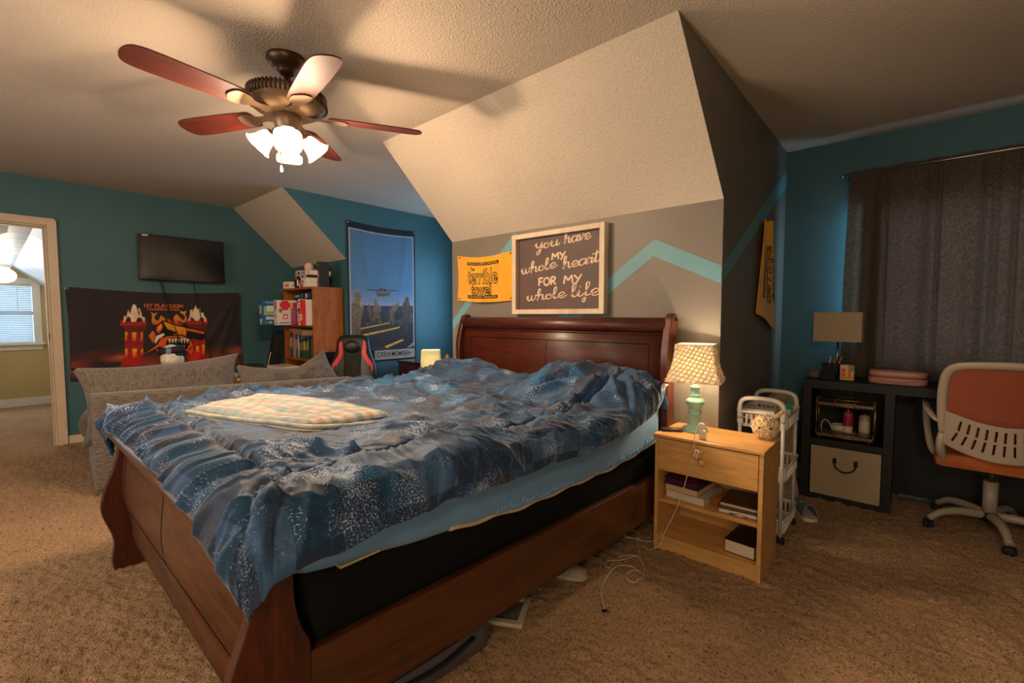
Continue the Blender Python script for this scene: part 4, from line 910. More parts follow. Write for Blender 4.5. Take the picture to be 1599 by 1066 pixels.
# hand lettering: strokes on a unit where x-height = 1
def LET(ch):
    A = {
     'a': (1.05, [[(.95, .85), (.6, 1), (.2, .75), (.1, .3), (.3, 0), (.6, .1), (.9, .6), (.98, .95)], [(.98, .95), (.88, .3), (1.0, 0), (1.25, .18)]]),
     'e': (.85, [[(.05, .28), (.5, .42), (.8, .72), (.6, 1.0), (.25, .8), (.12, .35), (.35, .0), (.7, .08), (1.0, .35)]]),
     'f': (.75, [[(.0, .1), (.45, .9), (.72, 1.8), (.6, 2.1), (.42, 1.8), (.38, .8), (.28, -.5), (.12, -.9), (.0, -.6), (.3, -.1), (.9, .3)]]),
     'h': (1.05, [[(.0, .2), (.35, 1.1), (.5, 1.9), (.35, 2.1), (.2, 1.6), (.12, .0)], [(.14, .2), (.4, .85), (.68, 1.0), (.76, .7), (.72, .15), (.88, .0), (1.15, .25)]]),
     'i': (.5, [[(.0, .25), (.22, .98), (.16, .2), (.3, .0), (.58, .25)], [(.30, 1.45), (.34, 1.5)]]),
     'l': (.55, [[(.0, .25), (.35, 1.2), (.45, 1.95), (.3, 2.1), (.14, 1.5), (.14, .2), (.3, .0), (.6, .25)]]),
     'o': (.95, [[(.6, .98), (.25, .85), (.1, .35), (.35, .0), (.7, .2), (.8, .65), (.55, 1.0), (.5, .75), (.8, .68), (1.05, .8)]]),
     'r': (.75, [[(.0, .3), (.22, 1.1), (.3, .88), (.62, .9), (.5, .3), (.6, .0), (.88, .28)]]),
     't': (.7, [[(.0, .3), (.35, 1.2), (.42, 1.9)], [(.42, 1.9), (.24, .5), (.3, .0), (.7, .3)], [(-.1, 1.42), (.4, 1.5), (1.0, 1.62)]]),
     'u': (1.05, [[(.0, .7), (.18, .98), (.14, .3), (.35, .0), (.7, .3), (.88, .98)], [(.88, .98), (.8, .25), (.95, .0), (1.2, .28)]]),
     'v': (.9, [[(.0, .75), (.2, 1.0), (.3, .5), (.38, .02), (.7, .6), (.72, 1.02), (1.0, .9)]]),
     'w': (1.3, [[(.0, .7), (.18, 1.0), (.15, .35), (.35, .02), (.62, .5), (.68, .95)], [(.68, .95), (.64, .3), (.82, .02), (1.1, .45), (1.15, 1.0), (1.4, .85)]]),
     'y': (1.1, [[(.0, .9), (.2, 1.15), (.2, .6), (.4, .3), (.75, .6), (.95, 1.2)], [(.95, 1.2), (.8, .2), (.6, -.7), (.3, -.95), (.2, -.6), (.6, -.1), (1.15, .35)]]),
     ' ': (.75, []),
     'M': (1.15, [[(.0, .0), (.12, 1.9)], [(.12, 1.9), (.5, .75)], [(.5, .75), (.92, 1.9)], [(.92, 1.9), (1.0, .0)]]),
     'Y': (.95, [[(.0, 1.9), (.42, .95)], [(.85, 1.9), (.2, -.25)]]),
     'F': (.85, [[(.1, .0), (.1, 1.9)], [(.1, 1.85), (.75, 1.9)], [(.1, 1.0), (.6, 1.02)]]),
     'O': (1.1, [[(.5, 1.9), (.1, 1.4), (.08, .5), (.45, .0), (.85, .45), (.88, 1.4), (.5, 1.9)]]),
     'R': (1.0, [[(.1, .0), (.1, 1.9)], [(.1, 1.9), (.6, 1.8), (.7, 1.4), (.5, 1.0), (.1, .95)], [(.3, .95), (.8, .0)]]),
    }
    return A[ch]
PRINTW = mat('lettering_white', rgb(214, 184, 158), rough=.7, var=.10, vscale=60)
def script(name, word, x0, x1, z, k, wd, rise=0, par=sg, y=-.0195, m=PRINTW, thin=.34):
    L_ = 0
    for c in word: L_ += LET(c)[0]
    sx = (x1-x0)/L_; mb = MB(); X0 = x0; lay = 0
    for c in word:
        adv, strokes = LET(c)
        for st in strokes:
            P = curve_pts([(p[0]*sx+X0, z+p[1]*k+rise*((p[0]*sx+X0)-x0)) for p in st], 7) if len(st) > 2 else [(p[0]*sx+X0, z+p[1]*k+rise*((p[0]*sx+X0)-x0)) for p in st]
            n = len(P); lay += 1; yy = y-.00012*lay
            V = []
            for i, p in enumerate(P):
                a = P[max(0, i-1)]; b = P[min(n-1, i+1)]; dx, dz = b[0]-a[0], b[1]-a[1]; l_ = math.hypot(dx, dz) or 1
                down_ = 1 if c in 'MYFOR' else (thin+(1-thin)*max(0, -dz/l_) if dz < 0 else thin+.15)
                wv = wd*down_*(.75 if i in (0, n-1) and c not in 'MYFOR' else 1)
                nx_, nz_ = -dz/l_*wv/2, dx/l_*wv/2
                V += [(p[0]+nx_, yy, p[1]+nz_), (p[0]-nx_, yy, p[1]-nz_)]
            mb.add(V, [(2*i, 2*i+1, 2*i+3, 2*i+2) for i in range(n-1)])
            for e_ in (P[0], P[-1]):
                wv = wd*.42 if c not in 'MYFOR' else wd*.5
                if c not in 'MYFOR': mb.add([(e_[0]+wv*math.cos(q*math.pi/4), yy, e_[1]+wv*math.sin(q*math.pi/4)) for q in range(8)], [tuple(range(8))])
        X0 += adv*sx
    return obj(name, mb, m, par)
script('lettering', 'you', .185, .385, .445, .037, .0135, .08)
script('lettering', 'have', .43, .63, .465, .037, .0135, .06)
script('lettering', 'MY', .33, .445, .365, .024, .0125, .03, thin=1)
script('lettering', 'whole', .06, .365, .283, .036, .0135, .10)
script('lettering', 'heart', .42, .70, .300, .038, .0135, .10)
script('lettering', 'FOR', .215, .375, .195, .028, .0125, .03, thin=1)
script('lettering', 'MY', .43, .575, .200, .028, .0125, .03, thin=1)
script('lettering', 'whole', .11, .44, .092, .036, .0135, .06)
script('lettering', 'life', .49, .70, .112, .042, .0140, .04)

# ---- yellow towels
YEL = mat('yellow_terry', rgb(228, 158, 30), rough=.95, bump=.35, bscale=350, sheen=.3, var=.08, vscale=12)
YELP = mat('yellow_print', rgb(232, 170, 56), rough=.9); INKT = mat('towel_ink', rgb(30, 24, 14), rough=.9)
def towel(root, fmap, prints=True):
    nu, nv = 70, 46
    def F(u, v): return fmap(u*.61, v*.375)
    c_ = obj('towel_cloth', MB().grid(F, nu, nv), YEL, root, solid=.004)
    def print_(body, size, pos, bold, width, m, lift, sk=0, sag=0):
        me = textmesh(body, size, bold, 'CENTER')
        bm = bmesh.new(); bm.from_mesh(me)
        for it in range(2):
            long_ = [e for e in bm.edges if e.calc_length() > .02]
            if long_: bmesh.ops.subdivide_edges(bm, edges=long_, cuts=1)
        bmesh.ops.triangulate(bm, faces=bm.faces[:]); bm.to_mesh(me); bm.free()
        xs = [v.co.x for v in me.vertices]; k = width/(max(xs)-min(xs))
        for v in me.vertices:
            x = v.co.x*k+pos[0]; z = v.co.y+pos[1]
            p = Vector(fmap(x, z)); q = Vector(fmap(x+.002, z)); r_ = Vector(fmap(x, z+.002)); nrm = (q-p).cross(r_-p).normalized()
            v.co = p+nrm*lift
        return link('lettering', me, m, root)
    print_('terrible', .175, (.295, .155), .0062, .345, INKT, .0034); print_('terrible', .175, (.295, .155), -.0022, .335, YELP, .0044)
    print_('towel', .135, (.285, .060), .0062, .235, INKT, .0040); print_('towel', .135, (.285, .060), -.0022, .225, YELP, .0050)
    print_('The', .036, (.19, .262), .001, .06, INKT, .0030)
    for x0, x1, z, bd, s_ in ((.12, .475, .305, "MYRON COPE'S OFFICIAL", .026), (.125, .46, .030, 'A PITTSBURGH ORIGINAL', .026)):
        V = []; n = 24
        for i in range(n+1):
            x = x0+(x1-x0)*i/n
            for zz in (z, z+.026):
                p = Vector(fmap(x, zz)); q = Vector(fmap(x+.002, zz)); r_ = Vector(fmap(x, zz+.002)); V.append(p+(q-p).cross(r_-p).normalized()*.003)
        obj('lettering_band', MB().add(V, [(2*i, 2*i+2, 2*i+3, 2*i+1) for i in range(n)]), INKT, root)
        print_(bd, .021, ((x0+x1)/2, z+.006), .0, (x1-x0)*.95, YELP, .0042)
tw = thing('rally_towel', 'yellow terry towel with black lettering pinned flat left of the framed sign', 'towel', (-2.815, YK-.003, 1.345), group=None)
def f1(x, z):
    t_ = z/.375; s_ = x/.61
    sag = .028*math.sin(math.pi*min(1, max(0, s_)))
    zz = z*(.365/.375)+(-.012*s_)-sag*(.6+.6*t_)*.9
    xx = x+.012*math.sin(math.pi*t_)*(1-2*s_)
    f = .012*math.sin(math.pi*s_)+.009*math.exp(-((s_-.25-(1-t_)*.35)/.06)**2)+.008*math.exp(-((s_-.80+(1-t_)*.35)/.06)**2)
    return (xx, -(.006+f*math.sin(math.pi*min(1, max(0, s_)))**.5), zz)
towel(tw, f1)
for u, v in ((.03, .36), (.585, .36), (.02, .02), (.59, .02)):
    p = f1(u, v); obj('push_pin', MB().sphere((p[0], p[1]-.004, p[2]), .006, 8, 6), BLACKM, tw)
obj('care_tag', MB().box((.607, -.008, .055), (.018, .002, .035)), PALE, tw)
tw = thing('rally_towel', 'yellow terry towel hanging by one corner on the grey dormer wall near the window', 'towel', (XC+.002, 3.15, 1.085), R_(90), group=None)
def f2(x, z):
    # towel rotated ~60 deg, hanging from a corner and gathered at the top
    s_ = x/.61; t_ = z/.375
    # corners (local x along wall, z up): s=1,t=1 pinned at top
    A = Vector((.02, .14)); B = Vector((.57, .0)); Cc = Vector((.27, .755)); D = Vector((.13, .755))
    # A: s0 t0 ; B: s0.. lower tip
    a = Vector((.03, .15)); b = Vector((.56, .01)); c2 = Vector((.30, .75)); d2 = Vector((.12, .755))
    p = (d2*(1-t_)+c2*t_)*s_**1.0+(a*(1-t_)+b*t_)*(1-s_)
    p = Vector((d2.x*(1-t_)*s_+c2.x*t_*s_+a.x*(1-t_)*(1-s_)+b.x*t_*(1-s_), d2.y*(1-t_)*s_+c2.y*t_*s_+a.y*(1-t_)*(1-s_)+b.y*t_*(1-s_)))
    f = (.016+.034*math.sin(t_*9+s_*2)*(.35+.65*s_)*.5+.022*math.sin(math.pi*t_))
    return (p.x+.02*math.sin(t_*math.pi)*(1-s_), -max(.004, f), p.y)
def f2m(x, z):
    # orientation: lettering runs upward along the hanging side
    return f2(x, .375-z)
towel(tw, f2m)
obj('push_pin', MB().sphere((.20, -.03, .745), .006, 8, 6), BLACKM, tw)
# ------------------------------------------------------------------ sofa and things behind it
def tweed(name, c, c2):
    m = mat(name, c, rough=.95, bump=.5, bscale=240, sheen=.25)
    nt = m.node_tree; L = nt.links; b = nt.nodes['Principled BSDF']
    tc = nt.nodes.new('ShaderNodeTexCoord'); mp = nt.nodes.new('ShaderNodeMapping'); mp.inputs['Scale'].default_value = (1, .12, 1)
    n = nt.nodes.new('ShaderNodeTexNoise'); n.inputs['Scale'].default_value = 170; n.inputs['Detail'].default_value = 3
    L.new(tc.outputs['Object'], mp.inputs[0]); L.new(mp.outputs[0], n.inputs[0])
    r = nt.nodes.new('ShaderNodeValToRGB'); r.color_ramp.elements[0].position = .38; r.color_ramp.elements[0].color = c2; r.color_ramp.elements[1].position = .6; r.color_ramp.elements[1].color = c
    L.new(n.outputs['Fac'], r.inputs[0]); L.new(r.outputs[0], b.inputs['Base Color']); return m
TWEED = tweed('grey_tweed', rgb(120, 108, 98), rgb(82, 74, 68))
sf = thing('sofa', 'low grey tweed sofa with its back to the bed', 'sofa', (-4.0, .40, 0), R_(-4))
L_ = 1.80
def rb(a, b, r=.03): return MB().box([(a[i]+b[i])/2 for i in range(3)], [abs(b[i]-a[i]) for i in range(3)], None, ch=r)
bp = MB().prism([(-.13, .06), (0, .06), (0, .69), (-.02, .705), (-.11, .705), (-.13, .69)], 0, L_, 'Y')
# slightly lower towards the far end
bp.v = [(x, y, z-(.055*y/L_ if z > .5 else 0)) for x, y, z in bp.v]
obj('back_rest', bp, TWEED, sf, bevel=.014)
obj('base', rb((-.92, .0, .06), (-.12, 1.54, .27), .02), TWEED, sf)
for k in range(2): obj('seat_cushion', rb((-.95, .0+k*.775, .27), (-.20, .77+k*.775, .46), .06), TWEED, sf)
for x in (-.06, -.85):
    for y in (.06, L_-.06): obj('leg', MB().lathe([(.022, 0), (.026, .06)], (x, y, 0), 12, cap=True), BLACKM, sf)
# rolled chaise end sticking out at the doorway side
obj('arm_roll', MB().sphere((-1.03, .10, .33), (.12, .15, .17), 20, 12), TWEED, sf)
zp = obj('zipper', MB().tube([(-.20, -.004, .36), (-.60, -.006, .365), (-.93, .0, .36)], .005, 6), BLACKM, sf)
def cushion(name, label, loc, rot, w, d, h, seed, group=None):
    o = obj(name, pillow_mesh(w, d, h, 40, 30, seed, .03, .06), TWEED); o.location = loc; o.rotation_euler = rot
    return tag(o, label, 'cushion')
cushion('back_cushion', 'wide grey tweed cushion standing on the sofa nearest the doorway', (-4.235, .86, .615), (R_(84), R_(-2), R_(93)), .98, .52, .20, 5)
cushion('back_cushion', 'slumped grey tweed cushion on the middle of the sofa below the board games', (-4.22, 1.66, .57), (R_(80), R_(5), R_(88)), .66, .40, .19, 9)
cushion('back_cushion', 'grey tweed cushion rising to a corner beside the red and black chair', (-4.20, 1.93, .595), (R_(80), R_(-26), R_(88)), .52, .40, .17, 14)
# mannequin head with beret
mh = thing('mannequin_head', 'cream mannequin head wearing a black beret with blue patch behind the sofa', 'mannequin head', (-4.50, .945, .575), R_(60))
SKINM = mat('mannequin_cream', rgb(206, 192, 170), rough=.55)
hd = MB()
def headf(u, v):
    th = math.pi*v; ph = 2*math.pi*u; x = math.sin(th)*math.cos(ph); y = math.sin(th)*math.sin(ph); z = math.cos(th)
    r = Vector((x*.072, y*.092, z*.12))
    if z < 0: r.x *= 1+.28*z; r.y *= 1+.18*z
    f = math.exp(-((x/.16)**2+((z+.12)/.22)**2)) if y < 0 else 0
    r.y -= .022*f
    for sx in (-1, 1):
        if y < 0: r.y += .010*math.exp(-(((x-sx*.36)/.16)**2+((z-.10)/.12)**2))
    if y < 0: r.y -= .007*math.exp(-((x/.28)**2+((z+.52)/.07)**2)); r.y += .005*math.exp(-((x/.25)**2+((z+.62)/.04)**2)); r.y -= .008*math.exp(-((x/.3)**2+((z+.82)/.12)**2))
    return r+Vector((0, 0, .295))
obj('head', MB().grid(headf, 48, 40), SKINM, mh)
obj('neck', MB().lathe([(.085, -.112), (.08, -.06), (.075, 0), (.07, .03), (.05, .09), (.048, .14), (.055, .20)], (0, .012, 0), 24, cap=True), SKINM, mh)
for sx in (-1, 1): obj('ear', MB().sphere((sx*.071, .012, .288), (.010, .020, .032), 12, 8), SKINM, mh)
br_ = obj('beret', MB().lathe([(.078, .335), (.088, .345), (.098, .36), (.094, .382), (.06, .397), (0, .402)], (0, .008, 0), 30, Matrix.Rotation(R_(-9), 3, 'Y')), BLACKM, mh)
br_.data.transform(Matrix.Translation((.055, 0, .0))); 
obj('beret_band', MB().lathe([(.079, .325), (.082, .33), (.081, .345), (.077, .346)], (0, .004, 0), 30), BLACKM, mh)
obj('beret_patch', MB().box((.012, -.094, .368), (.036, .006, .040), Euler((R_(-12), 0, 0)), ch=.002), mat('beret_blue', rgb(86, 116, 156), rough=.8), mh)
# camouflage cap heap
CAMO = mat('camo', rgb(120, 104, 74), rough=.95, var=.5, vscale=22, vcol=rgb(54, 50, 34), bump=.2)
cp = thing('camouflage_cap', 'crumpled camouflage cap lying behind the sofa cushions', 'cap', (-4.42, 1.22, .66), R_(70))
cg = MB().grid(lambda u, v: (lambda r_: (r_*math.cos(2*math.pi*u)*.11, r_*math.sin(2*math.pi*u)*.13, .15*math.sqrt(max(0, 1-r_*r_))*(1+.15*math.sin(7*u*6.28+v*5))))(min(1, v*1.0+.001)), 36, 14)
obj('crown', cg, CAMO, cp, solid=.004)
obj('brim', MB().grid(lambda u, v: ((u-.5)*.17, -.11-.07*v*math.sin(math.pi*u)**.5, .012+.01*math.sin(math.pi*u)), 14, 6), CAMO, cp, solid=.005)
fb_ = obj('folded_blanket', MB().box((0, 0, .10), (.30, .26, .20), ch=.05), CAMO); fb_.location = (-4.50, 1.22, .462); tag(fb_, 'folded olive blanket on the sofa seat under the camouflage cap', 'blanket')
gg = thing('goggles', 'olive and amber goggles hanging between the two sofa cushions', 'goggles', (-4.30, 1.365, .60), R_(80))
obj('lens', MB().sphere((0, -.02, .065), (.040, .022, .036), 16, 10), mat('amber_lens', rgb(120, 92, 44), rough=.15, coat=.5), gg)
obj('goggle_frame', MB().tube([(.042*math.cos(a), -.015, .065+.040*math.sin(a)) for a in [i*math.pi/8 for i in range(16)]], .008, 8, close=True), CAMO, gg)
obj('strap', MB().tube(curve_pts([(-.04, 0, .06), (-.03, .03, .0), (0, .03, -.08), (.03, .02, -.10)], 6), .011, 6, flat=.4), BLACKM, gg)
# white low cabinet and things on it
CREAMP = mat('cream_laminate', rgb(214, 202, 180), rough=.4)
wc_ = thing('low_cabinet', 'low cream cabinet between the sofa and the oak bookcase', 'cabinet', (-5.55, 1.72, 0))
obj('body', MB().b2((0, 0, 0), (.62, .40, .575)), CREAMP, wc_, bevel=.004)
obj('top', MB().b2((-.01, -.01, .575), (.64, .41, .60)), CREAMP, wc_, bevel=.004)
for k in range(2): 
    d_ = obj('drawer', MB().b2((.02, -.018, .03+k*.27), (.60, 0, .28+k*.27)), CREAMP, wc_, bevel=.003); obj('knob', MB().sphere((.31, -.032, .155+k*.27), .014, 10, 6), METAL, d_)
wb = obj('cream_box', MB().b2((0, 0, 0), (.36, .2, .085)), CREAMP, bevel=.004); wb.location = (-5.27, 1.95, .60)
tag(wb, 'long cream box on the low cabinet, right in front of the bookcase', 'box')
def bx_game(name, label, c, d, cols, rz=0, face=None, cat='board game', group=None, letters=None, lc=(230, 220, 200), lsz=.5, vertical=False, tilt=0):
    """a lidded game carton: box, lid line and printed front patches. c = centre of the underside"""
    o = thing(name, label, cat, c, rz, group); o.rotation_euler = (0, tilt, rz)
    M0 = mat(name, rgb(*cols[0]), rough=.5)
    obj('carton', MB().b2((-d[0]/2, -d[1]/2, 0), (d[0]/2, d[1]/2, d[2])), M0, o, bevel=.0015)
    for i, (x0, z0, x1, z1, col) in enumerate(face or []):
        obj('printed_patch', MB().b2((-d[0]/2+x0*d[0], -d[1]/2-.0012, z0*d[2]), (-d[0]/2+x1*d[0], -d[1]/2, z1*d[2])), mat('patch_ink', rgb(*col), rough=.5), o)
    if letters:
        Lm = mat('carton_lettering', rgb(*lc), rough=.5)
        if vertical: text('lettering', letters, Lm, o, (d[0]*.18, -d[1]/2-.002, d[2]*.5), d[0]*lsz*1.4, rotz=R_(90), width=d[2]*.55)
        else: text('lettering', letters, Lm, o, (0, -d[1]/2-.002, d[2]*(.5-lsz*.35)), d[2]*lsz, width=d[0]*.7)
    return o
bx_game('board_game', 'dark board game with photo strip on top of the pair left of the bookcase', (-5.36, 1.83, .665), (.21, .17, .03), [(46, 40, 44)], .15,
        [(.02, .3, .2, .9, (190, 176, 160)), (.25, .3, .38, .9, (190, 100, 50)), (.45, .3, .7, .9, (170, 160, 150)), (.75, .3, .95, .9, (200, 110, 60))])
bx_game('board_game', 'navy board game lying under the dark one left of the bookcase', (-5.37, 1.83, .60), (.25, .19, .065), [(34, 40, 84)], .15, [(.1, .3, .8, .6, (190, 194, 210))])
# guitar leaning in the corner
gt = thing('guitar_case', 'slim black instrument case leaning behind the bookcase corner', 'instrument case', (-5.62, 2.05, 0), 0)
obj('body', MB().prism(curve_pts([(-.17, .02), (-.19, .3), (-.11, .48), (-.07, .62), (-.05, 1.02), (.05, 1.02), (.07, .62), (.11, .48), (.19, .3), (.17, .02)], 4, True), -.05, .05, 'Y'), BLACKM, gt, rot=(R_(-6), R_(9), 0), bevel=.008)
obj('zip_edge', MB().tube([(-.02, -.06, .55), (.015, -.06, .62), (.0, -.062, .70), (.03, -.066, .82)], .004, 6), PALE, gt, rot=(R_(-6), R_(9), 0))
# ---- oak bookcase
OAK = wood('oak_veneer', rgb(128, 66, 18), rgb(176, 100, 34), 'Z', rough=.4, scale=1.4, distort=8)
bx0, bx1, by0, by1, bh = -5.38, -4.66, 2.19, 2.52, 1.50
bc = thing('bookcase', 'tall oak bookcase packed with games and books beside the small sloping ceiling', 'bookcase', (bx0, by0, 0))
wd_, dp_ = bx1-bx0, by1-by0
for x in (0, wd_-.02): obj('side_panel', MB().b2((x, 0, 0), (x+.02, dp_, bh)), OAK, bc)
obj('top_board', MB().b2((-.02, -.02, bh), (wd_+.006, dp_, bh+.022)), OAK, bc, bevel=.002)
obj('back_panel', MB().b2((.02, dp_-.008, 0), (wd_-.02, dp_, bh)), OAK, bc)
SZ = [.06, .40, .735, 1.10]
for z in SZ: obj('shelf', MB().b2((.02, .004, z), (wd_-.02, dp_-.008, z+.02)), OAK, bc)
# games on the upper shelf, standing: (x0, x1, front y, height, colour, label, face patches, letters)
Z1 = 1.12
up_ = [(-5.35, -5.275, 1.92, .30, (28, 92, 148), 'blue board game standing farthest out of the upper shelf', [(.1, .45, .9, .8, (170, 186, 130)), (.3, .1, .9, .25, (220, 224, 230)), (.15, .02, .35, .09, (60, 160, 70)), (.4, .02, .6, .09, (230, 190, 40)), (.65, .02, .9, .09, (200, 50, 40))], None),
       (-5.27, -5.222, 2.13, .30, (214, 110, 34), 'orange board game spine next to the blue one', [(.3, .5, .7, .9, (240, 220, 180))], None),
       (-5.215, -5.13, 2.02, .30, (214, 208, 198), 'white board game with red diamond and pink badge on the upper shelf', [(.35, .62, .8, .95, (206, 36, 66)), (.15, .5, .4, .75, (100, 130, 60)), (.4, .28, .72, .44, (196, 60, 90)), (.3, .05, .9, .10, (120, 140, 180))], None),
       (-5.125, -5.04, 2.16, .27, (150, 50, 96), 'plum board game with yellow corner on the upper shelf', [(0, .75, .75, 1, (214, 176, 50))], 'CATAN'),
       (-5.035, -5.0, 2.16, .27, (132, 34, 110), 'slim magenta game between plum and red boxes', [(.2, .1, .8, .8, (168, 60, 140))], None),
       (-4.995, -4.93, 2.17, .30, (196, 44, 34), 'red game with yellow rings on its spine', [(.2, .15, .8, .3, (236, 190, 60)), (.2, .4, .8, .55, (236, 190, 60)), (.2, .65, .8, .85, (240, 224, 200))], None),
       (-4.918, -4.865, 2.15, .31, (206, 200, 190), 'game box with coloured stripes on its spine', [(0, .08, 1, .13, (60, 130, 170)), (0, .18, 1, .22, (214, 110, 60)), (0, .28, 1, .33, (90, 140, 70)), (.1, .42, .9, .66, (54, 60, 50)), (0, .74, 1, .79, (214, 110, 60)), (0, .86, 1, .93, (90, 160, 190))], None),
       (-4.86, -4.828, 2.17, .27, (222, 216, 206), 'narrow white game between striped and red boxes', [(.2, .1, .8, .3, (60, 56, 60))], None),
       (-4.82, -4.772, 2.13, .30, (214, 30, 30), 'bright red game at the right of the upper shelf', [(.3, .2, .7, .45, (240, 224, 216))], None),
       (-4.765, -4.735, 2.16, .30, (226, 220, 212), 'white game box last on the upper shelf beside the red one', [(.3, .2, .8, .9, (200, 190, 184))], None)]
for x0, x1, fy, hh, col, lab, face, lt in up_:
    g_o = bx_game('board_game', lab, ((x0+x1)/2, (fy+2.49)/2, Z1), (x1-x0-.002, 2.49-fy, hh*.90), [col], 0, face, letters=lt, vertical=bool(lt), lc=(226, 190, 80), lsz=.34)
    side = {'blue': [(.02, .17, .40, .75, (150, 176, 120)), (.05, .13, .55, .78, (206, 214, 220)), (.04, .15, .22, .34, (190, 200, 214)), (.04, .18, .88, .95, (120, 150, 200)), (.03, .06, .08, .14, (70, 160, 70)), (.07, .10, .08, .14, (230, 190, 50)), (.11, .14, .08, .14, (206, 60, 40))],
            'white': [(.05, .12, .60, .98, (206, 36, 66)), (.03, .15, .70, .90, (206, 36, 66)), (.02, .05, .50, .66, (90, 130, 60)), (.06, .11, .24, .44, (206, 70, 96)), (.07, .10, .28, .38, (230, 224, 226)), (.02, .13, .06, .12, (120, 140, 190))]}.get(lab.split()[0])
    for (a0, a1, q0, q1, c_) in (side or []) if x0 < -5.1 else []:      # cover art on the big side of the box
        w_g = x1-x0-.002; obj('cover_art', MB().b2((w_g/2, -(2.49-fy)/2+a0, q0*hh*.9), (w_g/2+.0012+.0007*side.index((a0, a1, q0, q1, c_)), -(2.49-fy)/2+a1, q1*hh*.9)), mat('cover_ink', rgb(*c_), rough=.5), g_o)
bx_game('board_game', 'flat black game laid across the tops of the upper row', (-4.93, 2.33, Z1+.281), (.38, .26, .065), [(22, 22, 26)], 0, [(.05, .3, .35, .7, (150, 150, 160)), (.42, .1, .58, .9, (50, 90, 150)), (.72, .15, .82, .85, (200, 196, 190)), (.86, .1, .98, .9, (40, 70, 120))])
# lower row of books (x0, x1, h, colour, label)
Z2 = .755
lo = [(-5.335, -5.30, .26, (70, 40, 66), 'purple book first in the lower row', (200, 190, 190)), (-5.292, -5.255, .25, (96, 108, 40), 'moss green book in the lower row', (150, 160, 80)),
      (-5.247, -5.20, .27, (150, 140, 190), 'lilac book with orange figure in the lower row', (206, 120, 80)), (-5.195, -5.155, .23, (96, 60, 40), 'brown book right of the lilac one', (170, 140, 80)),
      (-5.15, -5.105, .25, (150, 152, 172), 'pale grey-blue book in the middle of the lower row', (200, 196, 180)), (-5.10, -5.07, .19, (40, 44, 44), 'short black book between grey and green', (190, 140, 110)),
      (-5.062, -5.015, .21, (38, 70, 44), 'dark green book with gold tree on its spine', (160, 120, 50)), (-5.01, -4.955, .22, (36, 96, 52), 'green book with yellow bars on its spine', (200, 170, 60)),
      (-4.95, -4.92, .20, (60, 44, 30), 'dark brown book near the end of the lower row', (190, 150, 60)), (-4.915, -4.87, .23, (60, 80, 60), 'grey-green book last in the lower row', (150, 150, 130))]
for x0, x1, hh, col, lab, c2 in lo:
    o = thing('book', lab, 'book', ((x0+x1)/2, 2.34, Z2), 0, 'books in the lower row of the oak bookcase')
    w0 = x1-x0-.004
    obj('cover', MB().b2((-w0/2, -.105, 0), (w0/2, -.09, hh)).b2((-w0/2, -.10, 0), (-w0/2+.003, .09, hh)).b2((w0/2-.003, -.10, 0), (w0/2, .09, hh)), mat('book_cover', rgb(*col), rough=.6), o)
    obj('pages', MB().b2((-w0/2+.003, -.09, .003), (w0/2-.003, .085, hh-.004)), PALE, o)
    obj('spine_label', MB().b2((-w0*.32, -.1065, hh*.42), (w0*.32, -.105, hh*.86)), mat('spine_ink', rgb(*c2), rough=.6), o)
bx_game('board_game', 'open brown cardboard tray with red lettering lying on the lower row', (-4.95, 2.27, Z2+.265), (.36, .24, .055), [(150, 112, 80)], R_(-7), [(.06, .3, .3, .75, (206, 70, 60))], tilt=R_(2))
bx_game('board_game', 'flat olive patterned box filling the gap above the moss green book', (-5.22, 2.35, Z2+.285), (.25, .24, .035), [(128, 108, 50)], 0, [(.05, .3, .5, .7, (170, 150, 80))])
bx_game('board_game', 'thin dark box on the cardboard tray', (-4.88, 2.36, Z2+.325), (.22, .20, .016), [(44, 46, 44)], 0)
